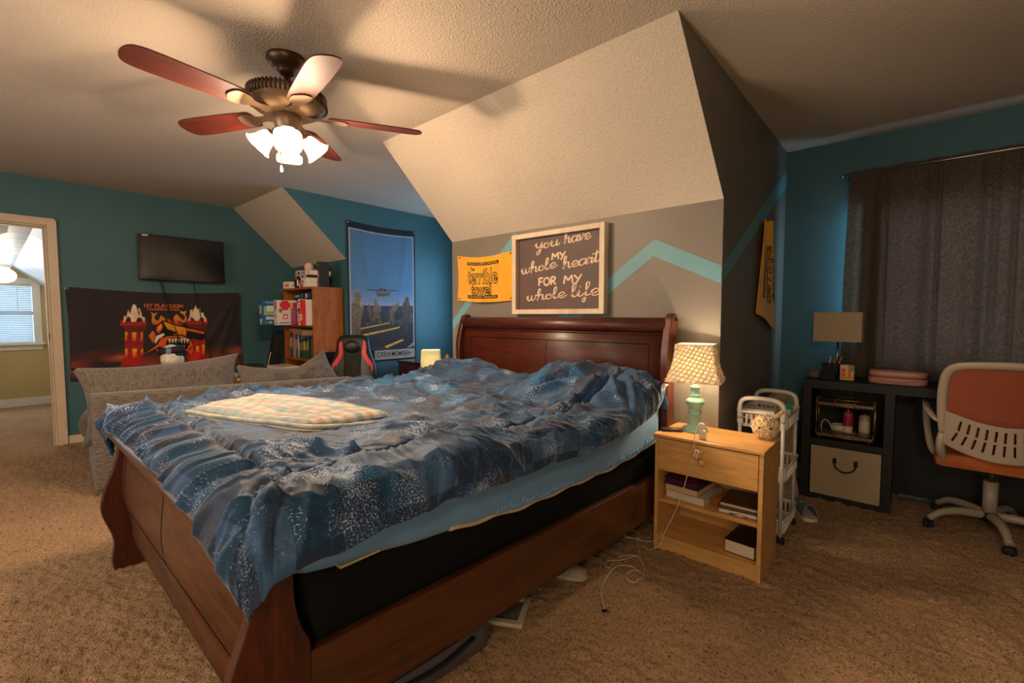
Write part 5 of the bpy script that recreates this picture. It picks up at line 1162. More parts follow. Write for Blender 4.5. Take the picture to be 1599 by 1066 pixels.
# heap on top of the bookcase
ZT = bh+.022
hp = [('board_game', 'white jigsaw carton at the front left of the heap', (-5.22, 2.28, 0), (.20, .20, .075), (214, 202, 190), R_(24), [(.1, .2, .4, .7, (206, 120, 90)), (.6, .2, .9, .7, (190, 160, 140))]),
      ('board_game', 'blue and cream carton in the lower layer of the heap', (-4.95, 2.33, 0), (.16, .24, .085), (70, 92, 120), 0, [(.1, .1, .9, .5, (190, 190, 160))]),
      ('board_game', 'white box with red diagonal corner on top of the bookcase', (-4.83, 2.30, 0), (.15, .24, .10), (222, 210, 192), R_(-3), [(.0, .0, .35, .35, (190, 40, 36)), (.1, .45, .5, .75, (206, 110, 60)), (.55, .1, .9, .8, (230, 220, 205))]),
      ('board_game', 'dark band box lying above the white and red one', (-4.90, 2.33, .105), (.30, .24, .022), (36, 36, 44), 0, [(.2, .2, .35, .8, (220, 216, 210)), (.5, .2, .7, .8, (220, 216, 210))]),
      ('board_game', 'long white box with green ends and picture strip in the heap', (-4.89, 2.31, .128), (.30, .24, .05), (224, 212, 200), R_(2), [(.0, 0, .12, 1, (140, 180, 70)), (.16, .15, .3, .85, (60, 50, 90)), (.34, .15, .5, .85, (150, 140, 190)), (.54, .15, .7, .85, (190, 80, 40)), (.94, 0, 1, 1, (140, 180, 70))]),
      ('board_game', 'orange and red box with yellow side in the heap', (-5.13, 2.36, .087), (.15, .22, .065), (196, 64, 28), R_(14), [(.6, 0, 1, 1, (226, 160, 40))]),
      ('board_game', 'pink and white tilted box highest on the left of the heap', (-5.15, 2.37, .155), (.15, .2, .045), (214, 120, 110), R_(20), [(.1, .2, .8, .7, (230, 220, 214))]),
      ('board_game', 'blue banded box near the top of the heap', (-4.98, 2.38, .180), (.17, .18, .035), (60, 120, 170), 0, [(.1, .2, .9, .7, (216, 206, 190))]),
      ('board_game', 'dark red box topping the heap', (-4.98, 2.38, .216), (.15, .16, .03), (70, 30, 34), 0, [(.0, .2, .2, .9, (214, 90, 50))]),
      ('board_game', 'tall black upright box with tumbling wooden blocks printed on it', (-4.715, 2.33, 0), (.09, .10, .265), (26, 22, 20), R_(-10), [(.2, .25, .55, .4, (196, 156, 110)), (.45, .38, .85, .5, (200, 160, 116)), (.25, .5, .7, .62, (190, 150, 104)), (.1, .82, .9, .92, (110, 96, 40)), (.4, .04, .75, .14, (110, 130, 190))])]
for nm, lab, c, d, col, rz, face in hp: bx_game(nm, lab, (c[0], c[1], ZT+c[2]), d, [col], rz, face)
pb = obj('plush_ball', MB().sphere((0, 0, .045), (.05, .045, .045), 18, 12), mat('pink_plush', rgb(222, 178, 158), rough=.95, bump=.4, bscale=90, sheen=.4)); pb.location = (-4.90, 2.27, ZT+.178)
tag(pb, 'round pale pink plush on top of the games heap', 'plush toy')
mg = thing('helmet_toy', 'shiny dark brown rounded canister in front of the heap on the bookcase', 'canister', (-5.055, 2.23, ZT))
obj('shell', MB().lathe([(0, 0), (.040, 0), (.050, .02), (.052, .06), (.044, .09), (.02, .105), (0, .107)], n=24), mat('dark_gloss', rgb(44, 24, 20), rough=.15, coat=.5), mg)
obj('stripe', MB().box((.038, -.033, .055), (.012, .006, .07), Euler((0, 0, R_(48)))), PALE, mg)
# silver ribbed case on the lower right of the bookcase
sc = thing('ribbed_case', 'silver ribbed rounded case below the shelves of the bookcase', 'case', (-5.02, 2.10, .44))
SILV = mat('silver_plastic', rgb(130, 126, 120), rough=.3, metal=.5); SILL = mat('silver_rib', rgb(216, 210, 200), rough=.25, metal=.4)
obj('body', MB().box((0, 0, .10), (.34, .20, .20), ch=.055), SILV, sc)
for k in range(5): obj('rib', MB().box((-.12+k*.058, 0, .10), (.010, .207, .207), ch=.06 if False else .05), SILL, sc)
st_ = thing('low_stand', 'small dark stand carrying the silver ribbed case', 'stand', (-5.02, 2.10, 0))
obj('top', MB().b2((-.18, -.075, .42), (.18, .075, .44)), BLACKM, st_); 
for x in (-.16, .16):
    for y in (-.06, .06): obj('leg', MB().b2((x-.012, y-.012, 0), (x+.012, y+.012, .42)), BLACKM, st_)
# monitor on a slim desk
mo = thing('monitor', 'black computer monitor in front of the bookcase side', 'monitor', (-4.53, 2.49, .46), R_(90))
obj('frame', MB().b2((-.32, -.02, .02), (.32, .02, .385)), BLACKP, mo, bevel=.006)
obj('screen', MB().b2((-.295, -.022, .045), (.295, -.019, .36)), mat('monitor_glass', rgb(20, 20, 22), rough=.3), mo)
obj('stand', MB().b2((-.03, .0, 0), (.03, .03, .06)).b2((-.12, -.04, 0), (.12, .08, .012)), BLACKP, mo)
ds = thing('gaming_desk', 'narrow black desk under the poster, mostly hidden behind the sofa', 'desk', (-4.40, 2.55, 0))
obj('top', MB().b2((-.18, -.50, .435), (-.03, -.02, .46)), BLACKM, ds, bevel=.003)
for x in (-.165, -.045):
    for y in (-.48, -.04): obj('leg', MB().b2((x-.018, y-.018, 0), (x+.018, y+.018, .435)), BLACKM, ds)
# ---- gaming chair facing the camera
gc = thing('gaming_chair', 'black gaming chair with red side bolsters and head pillow behind the sofa', 'chair', (-4.13, 2.285, 0), R_(52))
def loft(rows, y0, y1, bulge=0):
    """rows: list of (z, half width, y centre)"""
    mb = MB(); n = 20; V = []
    for z, hw, yc, th in rows:
        for k in range(n):
            a = 2*math.pi*k/n; c, s_ = math.cos(a), math.sin(a)
            V.append((hw*math.copysign(abs(c)**.6, c), yc+th*math.copysign(abs(s_)**.8, s_), z))
    m_ = len(rows); fs = [(i*n+k, i*n+(k+1) % n, (i+1)*n+(k+1) % n, (i+1)*n+k) for i in range(m_-1) for k in range(n)]
    fs += [tuple(reversed(range(n))), tuple((m_-1)*n+k for k in range(n))]
    mb.add(V, fs, True); return mb
LEA = mat('black_leatherette', rgb(24, 22, 23), rough=.45, bump=.1, bscale=200); RED = mat('red_leatherette', rgb(214, 22, 20), rough=.45)
yb = lambda z: .20+.22*(z-.45)
rows = [(z, hw, yb(z), th) for z, hw, th in ((.42, .20, .05), (.50, .23, .06), (.60, .245, .06), (.70, .235, .06), (.78, .205, .055), (.86, .175, .055), (.93, .165, .055), (.98, .155, .05), (1.01, .13, .04), (1.02, .09, .02))]
obj('backrest', loft(rows, 0, 0), LEA, gc)
obj('centre_panel', loft([(z, .085, yb(z)-.055, .018) for z in (.46, .55, .65, .75, .85, .93)], 0, 0), mat('black_mesh_panel', rgb(34, 30, 28), rough=.8, bump=.3, bscale=150), gc)
for sx in (-1, 1):
    P = [(.10, .965), (.135, .93), (.125, .86), (.14, .80), (.19, .74), (.205, .68), (.17, .60), (.115, .53), (.10, .50), (.155, .62), (.165, .69), (.125, .76), (.105, .80), (.095, .88)]
    P = [(.105, .97), (.13, .95), (.135, .90), (.13, .84), (.155, .79), (.195, .735), (.205, .68), (.19, .63), (.15, .575), (.10, .52), (.125, .585), (.15, .64), (.158, .69), (.145, .735), (.11, .785), (.093, .84), (.10, .90)]
    mb = MB(); V = [(sx*p[0], yb(p[1])-.064+.02*(p[0]/.2)**2, p[1]) for p in P]; V2 = [(x, y+.014, z) for x, y, z in V]; n = len(P)
    mb.add(V+V2, [tuple(range(n)), tuple(range(2*n-1, n-1, -1))]+[(i, (i+1) % n, n+(i+1) % n, n+i) for i in range(n)])
    obj('side_bolster', mb, RED, gc)
o = obj('head_pillow', MB().sphere((0, yb(.90)-.085, .905), (.085, .035, .065), 20, 12), LEA, gc)
obj('seat', rb((-.25, -.28, .36), (.25, .22, .46), .045), LEA, gc)
for sx in (-1, 1):
    obj('armrest', MB().tube(curve_pts([(sx*.30, -.22, .595), (sx*.31, -.05, .61), (sx*.30, .12, .60)], 6), .032, 10, flat=.5), BLACKP, gc)
    obj('arm_post', MB().tube([(sx*.30, -.05, .60), (sx*.29, -.04, .42), (sx*.2, -.04, .36)], .018, 8), BLACKP, gc)
obj('gas_lift', MB().tube([(0, -.02, .10), (0, -.02, .36)], .028, 12), BLACKP, gc)
for k in range(5):
    a = R_(72*k+10); o = obj('base_leg', MB().tube([(0, -.02, .12), (.14*math.cos(a), -.02+.14*math.sin(a), .10), (.29*math.cos(a), -.02+.29*math.sin(a), .075)], [.028, .024, .018], 8), BLACKP, gc)
    obj('caster', MB().lathe([(0, -.018), (.027, -.018), (.03, 0), (.027, .018), (0, .018)], (.29*math.cos(a), -.02+.29*math.sin(a), .030), 14, Matrix.Rotation(R_(90), 3, 'X')), BLACKM, o)
# ---- dresser in the left dormer, small table with lamp and statue
DW = wood('walnut_dresser', rgb(48, 20, 14), rgb(84, 38, 26), 'X', rough=.22, coat=.5)
dn = thing('dresser', 'dark reddish brown dresser in the left dormer behind the small lamp', 'dresser', (-4.48, 3.10, 0))
obj('case', MB().b2((0, 0, 0), (1.25, .45, .68)), DW, dn, bevel=.004)
obj('top', MB().b2((-.012, -.015, .68), (1.262, .46, .705)), DW, dn, bevel=.004)
for i in range(2):
    for k in range(3):
        d_ = obj('drawer', MB().b2((.03+i*.60, -.016, .05+k*.21), (.60+i*.62, 0, .24+k*.21)), DW, dn, bevel=.003)
        for x in (.2, .42): obj('knob', MB().sphere((.03+i*.60+x, -.028, .145+k*.21), .012, 10, 6), BRONZE, d_)
MAPLE = wood('maple_veneer', rgb(192, 138, 76), rgb(224, 172, 104), 'X', rough=.38, scale=.8, distort=6)
def nightstand(label, loc):
    n_ = thing('nightstand', label, 'nightstand', loc)
    w, d, h = .50, .325, .62
    for x in (0, w-.018): obj('side_panel', MB().b2((x, .012, 0), (x+.018, d, h-.015)), MAPLE, n_)
    obj('top', MB().b2((-.006, -.006, h-.015), (w+.006, d, h)), MAPLE, n_, bevel=.003)
    obj('back_panel', MB().b2((.018, d-.006, .02), (w-.018, d, h-.015)), MAPLE, n_)
    obj('shelf', MB().b2((.018, .03, .262), (w-.018, d-.006, .28)), MAPLE, n_)
    obj('bottom_shelf', MB().b2((.018, .012, .075), (w-.018, d-.006, .093)), MAPLE, n_)
    obj('plinth', MB().b2((.018, .03, 0), (w-.018, .045, .075)), MAPLE, n_)
    dr_ = obj('drawer', MB().b2((.020, .008, .435), (w-.020, .026, .598)).b2((.03, .026, .445), (.04, d-.04, .57)).b2((w-.04, .026, .445), (w-.03, d-.04, .57)).b2((.03, .026, .44), (w-.03, d-.04, .45)), MAPLE, n_, bevel=.001)
    obj('knob', MB().lathe([(0, .030), (.012, .029), (.0165, .020), (.012, .010), (.007, 0), (0, 0)], (w/2-.01, .008, .52), 18, Matrix.Rotation(R_(90), 3, 'X')), MAPLE, dr_)
    return n_
nightstand('maple nightstand with one drawer and two open shelves beside the lamp-side of the bed', (-.97, 2.213, 0))
nightstand('maple nightstand hidden behind the far side of the bed, under the small lamp', (-3.24, 2.14, 0))
ll = thing('table_lamp', 'small lamp with square linen shade on the far side of the bed', 'lamp', (-3.03, 2.42, .62))
AQUA = mat('aqua_ceramic', rgb(140, 190, 180), rough=.25, coat=.3)
def shade_mat(name, c, tr=.55, rough=.9, bump=0):
    m = mat(name, c, rough=rough, bump=bump, bscale=120); nt = m.node_tree
    t_ = nt.nodes.new('ShaderNodeBsdfTranslucent'); t_.inputs[0].default_value = c
    x_ = nt.nodes.new('ShaderNodeMixShader'); x_.inputs[0].default_value = tr
    nt.links.new(nt.nodes['Principled BSDF'].outputs[0], x_.inputs[1]); nt.links.new(t_.outputs[0], x_.inputs[2]); nt.links.new(x_.outputs[0], nt.nodes['Material Output'].inputs[0]); return m
LINEN = shade_mat('linen_shade', rgb(206, 200, 166), .35, bump=.4)
sq = MB()
for z0, z1, a, b in ((.150, .315, .080, .074),):
    for k in range(4):
        M = Matrix.Rotation(R_(90*k+47), 3, 'Z')
        sq.add([M @ Vector((-a, -a, z0)), M @ Vector((a, -a, z0)), M @ Vector((b, -b, z1)), M @ Vector((-b, -b, z1))], [(0, 1, 2, 3)])
obj('lamp_shade', sq, LINEN, ll, solid=.002)
obj('base', MB().lathe([(0, 0), (.055, 0), (.055, .015), (.03, .03), (.016, .05), (.016, .10), (.022, .12), (.012, .14), (.010, .17)], n=20), AQUA, ll)
obj('bulb', MB().sphere((0, 0, .225), (.024, .024, .034), 12, 8), BULB, ll)
light('small_lamp_light', 'POINT', (-3.03, 2.42, .62+.235), 2.2, (.62, .85, 1), .03)
bs = thing('seated_statue', 'small bronze seated figure beside the left headboard post', 'statue', (-2.80, 2.40, .62))
STB = mat('aged_bronze', rgb(120, 92, 60), rough=.5, metal=.5, var=.4, vscale=30)
obj('figure', MB().lathe([(0, 0), (.075, 0), (.08, .02), (.07, .05), (.055, .08), (.06, .12), (.058, .17), (.035, .20), (.016, .212), (.02, .22), (.028, .24), (.03, .262), (.02, .285), (.010, .292), (0, .298)], n=28, M=Matrix.Diagonal((1, .75, 1))), STB, bs)
for sx in (-1, 1):
    obj('knee', MB().sphere((sx*.055, -.03, .03), (.045, .045, .03), 14, 8), STB, bs)
    obj('arm', MB().tube(curve_pts([(sx*.052, 0, .175), (sx*.07, -.012, .12), (sx*.03, -.055, .075), (0, -.06, .07)], 5), [.018]*15+[.012], 8), STB, bs)
# ------------------------------------------------------------------ on the nightstand by the lamp
tl = thing('table_lamp', 'lit lamp with turned aqua base and woven cream shade on the maple nightstand', 'lamp', (-.835, 2.400, .62))
AQ2 = mat('aqua_painted_wood', rgb(142, 188, 178), rough=.3, coat=.2, var=.05)
obj('base', MB().lathe(curve_pts([(0, 0), (.060, 0), (.062, .010), (.056, .020), (.036, .030), (.030, .045)], 3)+[(.028, .06), (.027, .085), (.034, .088), (.034, .094), (.030, .098), (.034, .104), (.033, .110)]+curve_pts([(.024, .116), (.044, .145), (.045, .160), (.026, .180)], 5)+[(.030, .184), (.030, .189), (.023, .193), (.022, .225), (.028, .229), (.028, .234), (.012, .238), (.011, .275), (0, .275)], n=40), AQ2, tl)
WOVEN = shade_mat('woven_shade', rgb(240, 226, 204), .44)
def shf(k):
    M = Matrix.Rotation(R_(90*k+12), 3, 'Z')
    def f(u, v):
        hw = .128*(1-v)+.088*v; hw += -.010*math.sin(math.pi*v)
        x = (u*2-1)*hw; z = .268+.185*v
        yy = -hw*(1+.03*math.sin(math.pi*u))
        return tuple(M @ Vector((x, yy, z)))
    return f
sm_ = MB()
for k in range(4): sm_.grid(shf(k), 24, 20)
s_ = obj('lamp_shade', sm_, WOVEN, tl, solid=.0015)
wv = MB()
for k in range(4):
    f = shf(k); ctr = Vector((0, 0, .36))
    for dirn in (0, 1):
        n_l = 9
        for q in range(-n_l, 2*n_l):
            P = []
            for t_ in np.linspace(0, 1, 26):
                u = (q/n_l+t_*(.55)) if dirn == 0 else t_
                v = t_ if dirn == 0 else (q/n_l-.28*t_)
                if 0 <= u <= 1 and 0 <= v <= 1:
                    p = Vector(f(u, v)); o_ = Vector((p.x, p.y, 0)).normalized()
                    amp = .0026+.0022*math.sin((u*n_l*1.0+v*n_l*1.0+dirn)*math.pi)
                    P.append(p+o_*amp)
            if len(P) > 2: wv.tube(P, .0034, 6, flat=.8)
obj('woven_strands', wv, shade_mat('strand_cotton', rgb(226, 208, 180), .12), s_)
for z, hw in ((.268, .129), (.453, .089)):
    c_ = [Matrix.Rotation(R_(12), 3, 'Z') @ Vector((x*hw, y*hw, z)) for x, y in ((-1, -1), (1, -1), (1, 1), (-1, 1))]
    P = []
    for i in range(4):
        for t_ in range(6): P.append(c_[i].lerp(c_[(i+1) % 4], t_/6))
    obj('shade_rim', MB().tube(P, .004, 6, close=True), WOVEN, s_)
obj('bulb', MB().sphere((0, 0, .335), (.028, .028, .038), 14, 8), BULB, tl)
light('bedside_lamp_light', 'POINT', (-.835, 2.400, .62+.345), 22, (1, .79, .56), .03)
rm = obj('remote', MB().tube([(-.05, 0, .0105), (.045, 0, .0105)], .021, 16, flat=.5), mat('charcoal_plastic', rgb(78, 64, 56), rough=.35)); rm.location = (-.915, 2.315, .62); rm.rotation_euler = (0, 0, R_(28)); tag(rm, 'short charcoal remote on the nightstand in front of the lamp', 'remote')
obj('end_cap', MB().sphere((-.05, 0, .0105), (.012, .020, .0100), 12, 8), mat('violet_cap', rgb(44, 34, 66), rough=.2), rm)
WPL = mat('white_plastic', rgb(222, 206, 186), rough=.4)
ad_ = thing('plug_adapter', 'white plug adapter standing near the front edge of the nightstand', 'adapter', (-.752, 2.275, .62), R_(20))
obj('body', MB().box((0, 0, .019), (.030, .045, .038), ch=.004), WPL, ad_)
obj('cord_plug', MB().box((-.006, -.004, .055), (.018, .016, .045), Euler((R_(14), R_(20), 0)), ch=.004), WPL, ad_)
tagp = thing('striped_charger', 'white and orange striped charger dangling in front of the drawer knob', 'charger', (-.745, 2.192, .545), R_(-8))
obj('body', MB().box((0, 0, .018), (.030, .032, .036), Euler((0, R_(18), 0)), ch=.003), WPL, tagp)
for dx in (-.014, 0, .013): obj('stripe', MB().box((dx, -.0165, .018), (.0045, .0012, .038), Euler((0, R_(18), 0))), mat('orange_stripe', rgb(226, 104, 40), rough=.5), tagp)
# crocheted ball toy
YRN = mat('oatmeal_yarn', rgb(206, 176, 132), rough=.95, bump=.5, bscale=160, var=.35, vscale=60, sheen=.3)
cr = thing('crocheted_toy', 'round crocheted oatmeal toy with bead eyes and stubby tail on the nightstand', 'toy', (-.520, 2.478, .62), R_(15))
def cf_(u, v):
    th = math.pi*v; ph = 2*math.pi*u; rr = .058*(1+.055*abs(math.sin(ph*9+math.floor(v*13)*1.1))*abs(math.sin(v*13*math.pi))**.6)
    return (rr*math.sin(th)*math.cos(ph), rr*math.sin(th)*math.sin(ph), .056+rr*.97*math.cos(th))
obj('body', MB().grid(cf_, 110, 80), YRN, cr)
kn = MB(); rnd = random.Random(3)
for k in range(150):
    zz = rnd.uniform(-.9, .95); ph = rnd.uniform(0, 6.283); q = math.sqrt(1-zz*zz); c = Vector((q*math.cos(ph), q*math.sin(ph), zz))*.0595
    kn.sphere(c+Vector((0, 0, .056)), (.0075, .0045, .005), 7, 5, Euler((rnd.uniform(0, 3), rnd.uniform(0, 3), rnd.uniform(0, 3))).to_matrix())
stuff(obj('stitches', kn, YRN, cr))
for a in (-118, -72): obj('eye', MB().sphere((.060*math.cos(R_(a)), .060*math.sin(R_(a)), .062), .0055, 10, 8), mat('bead_black', rgb(14, 12, 12), rough=.15), cr)
tlp = MB()
for k in range(6): tlp.sphere((.030+.0075*k, .0, .098+.0075*k), (.014-.0006*k, .014-.0006*k, .011), 10, 7)
obj('tail', tlp, YRN, cr)
# books on the shelves
def book(label, c, d, col, rz=0, pages=(206, 186, 156), group=None, cat='book', spine=0):
    o = thing('book', label, cat, c, rz, group); w0, d0, h0 = d
    M1 = mat('book_cover', rgb(*col), rough=.45)
    obj('cover', MB().b2((-w0/2, -d0/2, 0), (w0/2, d0/2, .003)).b2((-w0/2, -d0/2, h0-.003), (w0/2, d0/2, h0)).b2((-w0/2, d0/2-.003, 0) if not spine else (-w0/2, -d0/2, 0), (w0/2, d0/2, h0) if not spine else (-w0/2+.003, d0/2, h0)), M1, o)
    obj('pages', MB().b2((-w0/2+.004, -d0/2+.003, .003), (w0/2-.004, d0/2-.004, h0-.003)), mat('paper_edge', rgb(*pages), rough=.9, bump=.4, bscale=400), o)
    return o
book('thick cream paperback at the bottom of the stack on the nightstand shelf', (-.83, 2.40, .28), (.20, .24, .036), (200, 186, 164), R_(-3), (214, 200, 178), 'books stacked on the nightstand shelf')
book('tan book in the middle of the stack on the nightstand shelf', (-.845, 2.39, .316), (.175, .22, .034), (176, 140, 108), R_(-5), (206, 178, 142), 'books stacked on the nightstand shelf')
book('plum hardback with orange cover topping the stack on the nightstand shelf', (-.848, 2.385, .350), (.175, .22, .034), (58, 20, 44), R_(-4), (60, 26, 40), 'books stacked on the nightstand shelf')
o = obj('cover_art', MB().b2((-.07, -.09, .034), (.075, .09, .0348)), mat('rust_cover', rgb(124, 50, 30), rough=.4)); o.parent = bpy.data.objects['book.012'] if 'book.012' in bpy.data.objects else None
if o.parent is None or o.parent.location.z < .345:
    for q in bpy.data.objects:
        if q.get('label', '').startswith('plum hardback'): o.parent = q
book('notebook with white pages under the patterned one on the nightstand shelf', (-.595, 2.38, .28), (.17, .22, .022), (120, 84, 60), R_(6), (220, 206, 190))
book('patterned brown journal with orange bolster on the nightstand shelf', (-.59, 2.40, .302), (.17, .20, .018), (92, 58, 38), R_(2), (214, 196, 170))
rl = obj('rolled_pouch', MB().tube([(-.0, -.10, .022), (0, .09, .022)], .018, 14), mat('rust_leather', rgb(150, 70, 34), rough=.4)); rl.location = (-.682, 2.40, .28+.018); rl.rotation_euler = (0, 0, R_(-8)); rl.location.z = .281; tag(rl, 'rust orange rolled pouch leaning along the journals', 'pouch')
pn = obj('pen', MB().tube([(-.05, 0, .005), (.06, 0, .005)], .005, 10), METAL); pn.location = (-.60, 2.272, .28); pn.rotation_euler = (0, 0, R_(-8)); tag(pn, 'metallic pen lying in front of the notebook', 'pen')
book('thick black and red hardback alone on the bottom shelf of the nightstand', (-.565, 2.37, .093), (.135, .20, .062), (46, 14, 16), R_(-4), (214, 196, 172))
# charging cords: one hanging from the nightstand, one coiled on the carpet
CORD = mat('white_cord', rgb(214, 196, 176), rough=.45)
P = [(-.757, 2.262, .70), (-.762, 2.235, .685), (-.765, 2.200, .635), (-.763, 2.192, .60), (-.772, 2.188, .52), (-.79, 2.188, .45), (-.82, 2.188, .33), (-.85, 2.186, .24), (-.88, 2.184, .17), (-.90, 2.18, .12), (-.925, 2.18, .09), (-.93, 2.18, .115), (-.905, 2.175, .125), (-.90, 2.17, .09), (-.925, 2.16, .055), (-.97, 2.17, .022), (-1.02, 2.20, .02)]
tag(obj('charging_cord', MB().tube(curve_pts(P, 8), .0022, 6), CORD), 'thin white cord hanging over the nightstand drawer to the floor', 'cord')
P = [(-1.02, 2.20), (-1.1, 2.44), (-1.12, 2.40), (-1.10, 2.30), (-1.05, 2.20), (-1.01, 2.14), (-.99, 2.08), (-1.0, 2.06), (-1.04, 1.99), (-1.08, 1.95), (-1.07, 1.90), (-1.04, 1.89), (-1.06, 1.98), (-1.04, 2.04), (-.99, 2.07), (-.93, 2.02), (-.90, 1.96), (-.89, 1.88), (-.90, 1.85), (-.94, 1.87), (-.96, 1.91), (-.94, 1.95), (-.91, 1.95), (-.96, 1.98), (-1.0, 1.96), (-1.02, 1.91), (-1.01, 1.81), (-.98, 1.71), (-.94, 1.65), (-.905, 1.605)]
P = [(x, y, .020+.004*math.sin(i*1.7)) for i, (x, y) in enumerate(P[2:])]
cc = obj('charging_cord', MB().tube(curve_pts(P, 8), .0022, 6), CORD); tag(cc, 'white charging cord lying in loops on the carpet beside the bed', 'cord')
obj('cord_tip', MB().box((-.900, 1.598, .018), (.010, .022, .007), Euler((0, 0, R_(-40)))), BLACKP, cc)
P = [(-1.30, 2.30, .02), (-1.2, 2.25, .022), (-1.12, 2.22, .02), (-1.06, 2.26, .024), (-1.12, 2.32, .02), (-1.2, 2.30, .02), (-1.14, 2.22, .03), (-1.04, 2.24, .022), (-.99, 2.28, .02)]
tag(obj('charging_cord', MB().tube(curve_pts(P, 8), .0024, 6), CORD), 'second white cord curling out from under the bed by the nightstand', 'cord')
# ---- under the bed
FRP = mat('stone_white', rgb(186, 174, 156), rough=.5)
def pframe(label, loc, rot):
    o = thing('picture_frame', label, 'picture frame', loc); o.rotation_euler = rot
    for a, b in (((-.09, -.12, 0), (-.065, .12, .016)), ((.065, -.12, 0), (.09, .12, .016)), ((-.065, -.12, 0), (.065, -.095, .016)), ((-.065, .095, 0), (.065, .12, .016))): obj('frame_side', MB().b2(a, b), FRP, o, bevel=.002)
    obj('backing', MB().b2((-.066, -.096, .002), (.066, .096, .006)), mat('grey_backing', rgb(110, 98, 84), rough=.8), o)
pframe('white picture frame lying flat on the carpet half under the bed', (-1.225, 1.31, .022), (0, 0, R_(-62)))
pframe('second white picture frame propped on the first under the bed', (-1.285, 1.36, .054), (R_(3), R_(-8), R_(-50)))
sp = thing('slipper', 'beige slipper toe poking out from under the bed rail', 'slipper', (-1.215, 1.70, .018), R_(-70))
obj('sole', MB().prism(curve_pts([(-.045, -.13), (.045, -.13), (.05, .02), (.04, .12), (0, .15), (-.04, .12), (-.05, .02)], 4, True), 0, .016, 'Z'), FRP, sp)
obj('upper', MB().grid(lambda u, v: ((u-.5)*.096*(1-.35*max(0, v-.6)), .0+.145*v, .016+.042*math.sin(math.pi*u)**.6*math.cos(v*1.25)), 16, 12), mat('suede', rgb(170, 150, 130), rough=.95), sp, solid=.004)
hc = obj('hair_comb', MB().b2((-.05, -.006, 0), (.05, .006, .010)), FRP); hc.location = (-1.235, 1.53, .02); hc.rotation_euler = (0, 0, R_(30)); tag(hc, 'small pale comb on the carpet between picture frame and slipper', 'comb')
for k in range(9): obj('tooth', MB().b2((-.047+k*.0115, -.026, .001), (-.041+k*.0115, -.006, .008)), FRP, hc)
ub = thing('storage_bag', 'flat grey zipped storage bag with black strap pushed under the bed', 'bag', (-1.435, .86, .014), R_(-4))
BAGM = mat('grey_canvas', rgb(84, 74, 78), rough=.9, bump=.3, bscale=60)
obj('body', MB().box((0, 0, .062), (.62, .62, .12), ch=.04), BAGM, ub)
obj('strap', MB().tube(curve_pts([(.300, -.20, .10), (.322, -.08, .085), (.325, .08, .075), (.315, .22, .09)], 6), .011, 8, flat=.35), BLACKM, ub)
obj('zipper', MB().tube([(.29, -.30, .11), (.312, -.1, .112), (.312, .12, .112), (.29, .29, .11)], .004, 6), BLACKM, ub)
# ---- white rolling cart
ct_ = thing('rolling_cart', 'white three-tier rolling basket cart behind the nightstand', 'cart', (-.59, 2.87, 0))
CW = mat('cart_white', rgb(206, 196, 186), rough=.4)
hx, hy = .125, .17
def tray(z):
    mb = MB(); r = .03; n = 6
    def ring(ix, iy, z_):
        P = []
        for cx, cy, a0 in ((ix-r, iy-r, 0), (-ix+r, iy-r, 90), (-ix+r, -iy+r, 180), (ix-r, -iy+r, 270)):
            for k in range(n+1): a = R_(a0+90*k/n); P.append((cx+r*math.cos(a), cy+r*math.sin(a), z_))
        return P
    a = ring(hx-.012, hy-.012, z); b = ring(hx-.010, hy-.010, z+.018); K = len(a)
    mb.add(a+b, [tuple(range(K))]+[(i, (i+1) % K, K+(i+1) % K, K+i) for i in range(K)])
    c = ring(hx, hy, z+.072); d = ring(hx+.004, hy+.004, z+.088)
    mb.add(c+d, [(i, (i+1) % K, K+(i+1) % K, K+i) for i in range(K)], True)
    b2_ = ring(hx-.010, hy-.010, z+.018)
    # slats between base and rim
    t = 0
    for s_ in (-1, 1):
        for k in range(13):
            y = -hy+.03+k*(2*hy-.06)/12; mb.box((s_*(hx-.004), y, z+.045), (.004, .008, .062))
        for k in range(9):
            x = -hx+.03+k*(2*hx-.06)/8; mb.box((x, s_*(hy-.004), z+.045), (.008, .004, .062))
        for cx in (-1, 1): mb.box((cx*(hx-.011), s_*(hy-.011), z+.045), (.012, .012, .062))
    return mb
for z in (.055, .335, .615): obj('tray', tray(z), CW, ct_, solid=.0025)
for x in (-1, 1):
    for y in (-1, 1):
        obj('post', MB().tube([(x*(hx-.02), y*(hy-.002), .05), (x*(hx-.02), y*(hy-.002), .69)], .0095, 12), CW, ct_)
        cs = obj('caster', MB().lathe([(0, -.012), (.02, -.012), (.022, 0), (.02, .012), (0, .012)], (x*(hx-.02), y*(hy-.02), .024), 16, Matrix.Rotation(R_(90), 3, 'X')), BLACKM, ct_)
for y in (-1, 1):
    a = hx-.02
    obj('handle', MB().tube(curve_pts([(-a, y*hy, .66), (-a, y*hy, .735), (-a+.02, y*hy, .765), (-.04, y*hy, .775), (.04, y*hy, .775), (a-.02, y*hy, .765), (a, y*hy, .735), (a, y*hy, .66)], 6), .0125, 12), CW, ct_)
box_ = bx_game('box', 'flat patterned box with orange flowers in the top tray of the cart', (-.62, 2.80, .650), (.17, .12, .055), [(210, 198, 184)], 0, [(.3, .2, .45, .8, (206, 96, 50)), (.65, .2, .8, .8, (206, 96, 50)), (.05, .3, .15, .6, (60, 60, 60))], cat='box')
tb = bx_game('teal_pack', 'small teal packet sticking up in the top tray of the cart', (-.505, 2.90, .645), (.05, .02, .09), [(40, 120, 104)], R_(30), [(.2, .3, .8, .6, (190, 210, 190))], cat='packet')
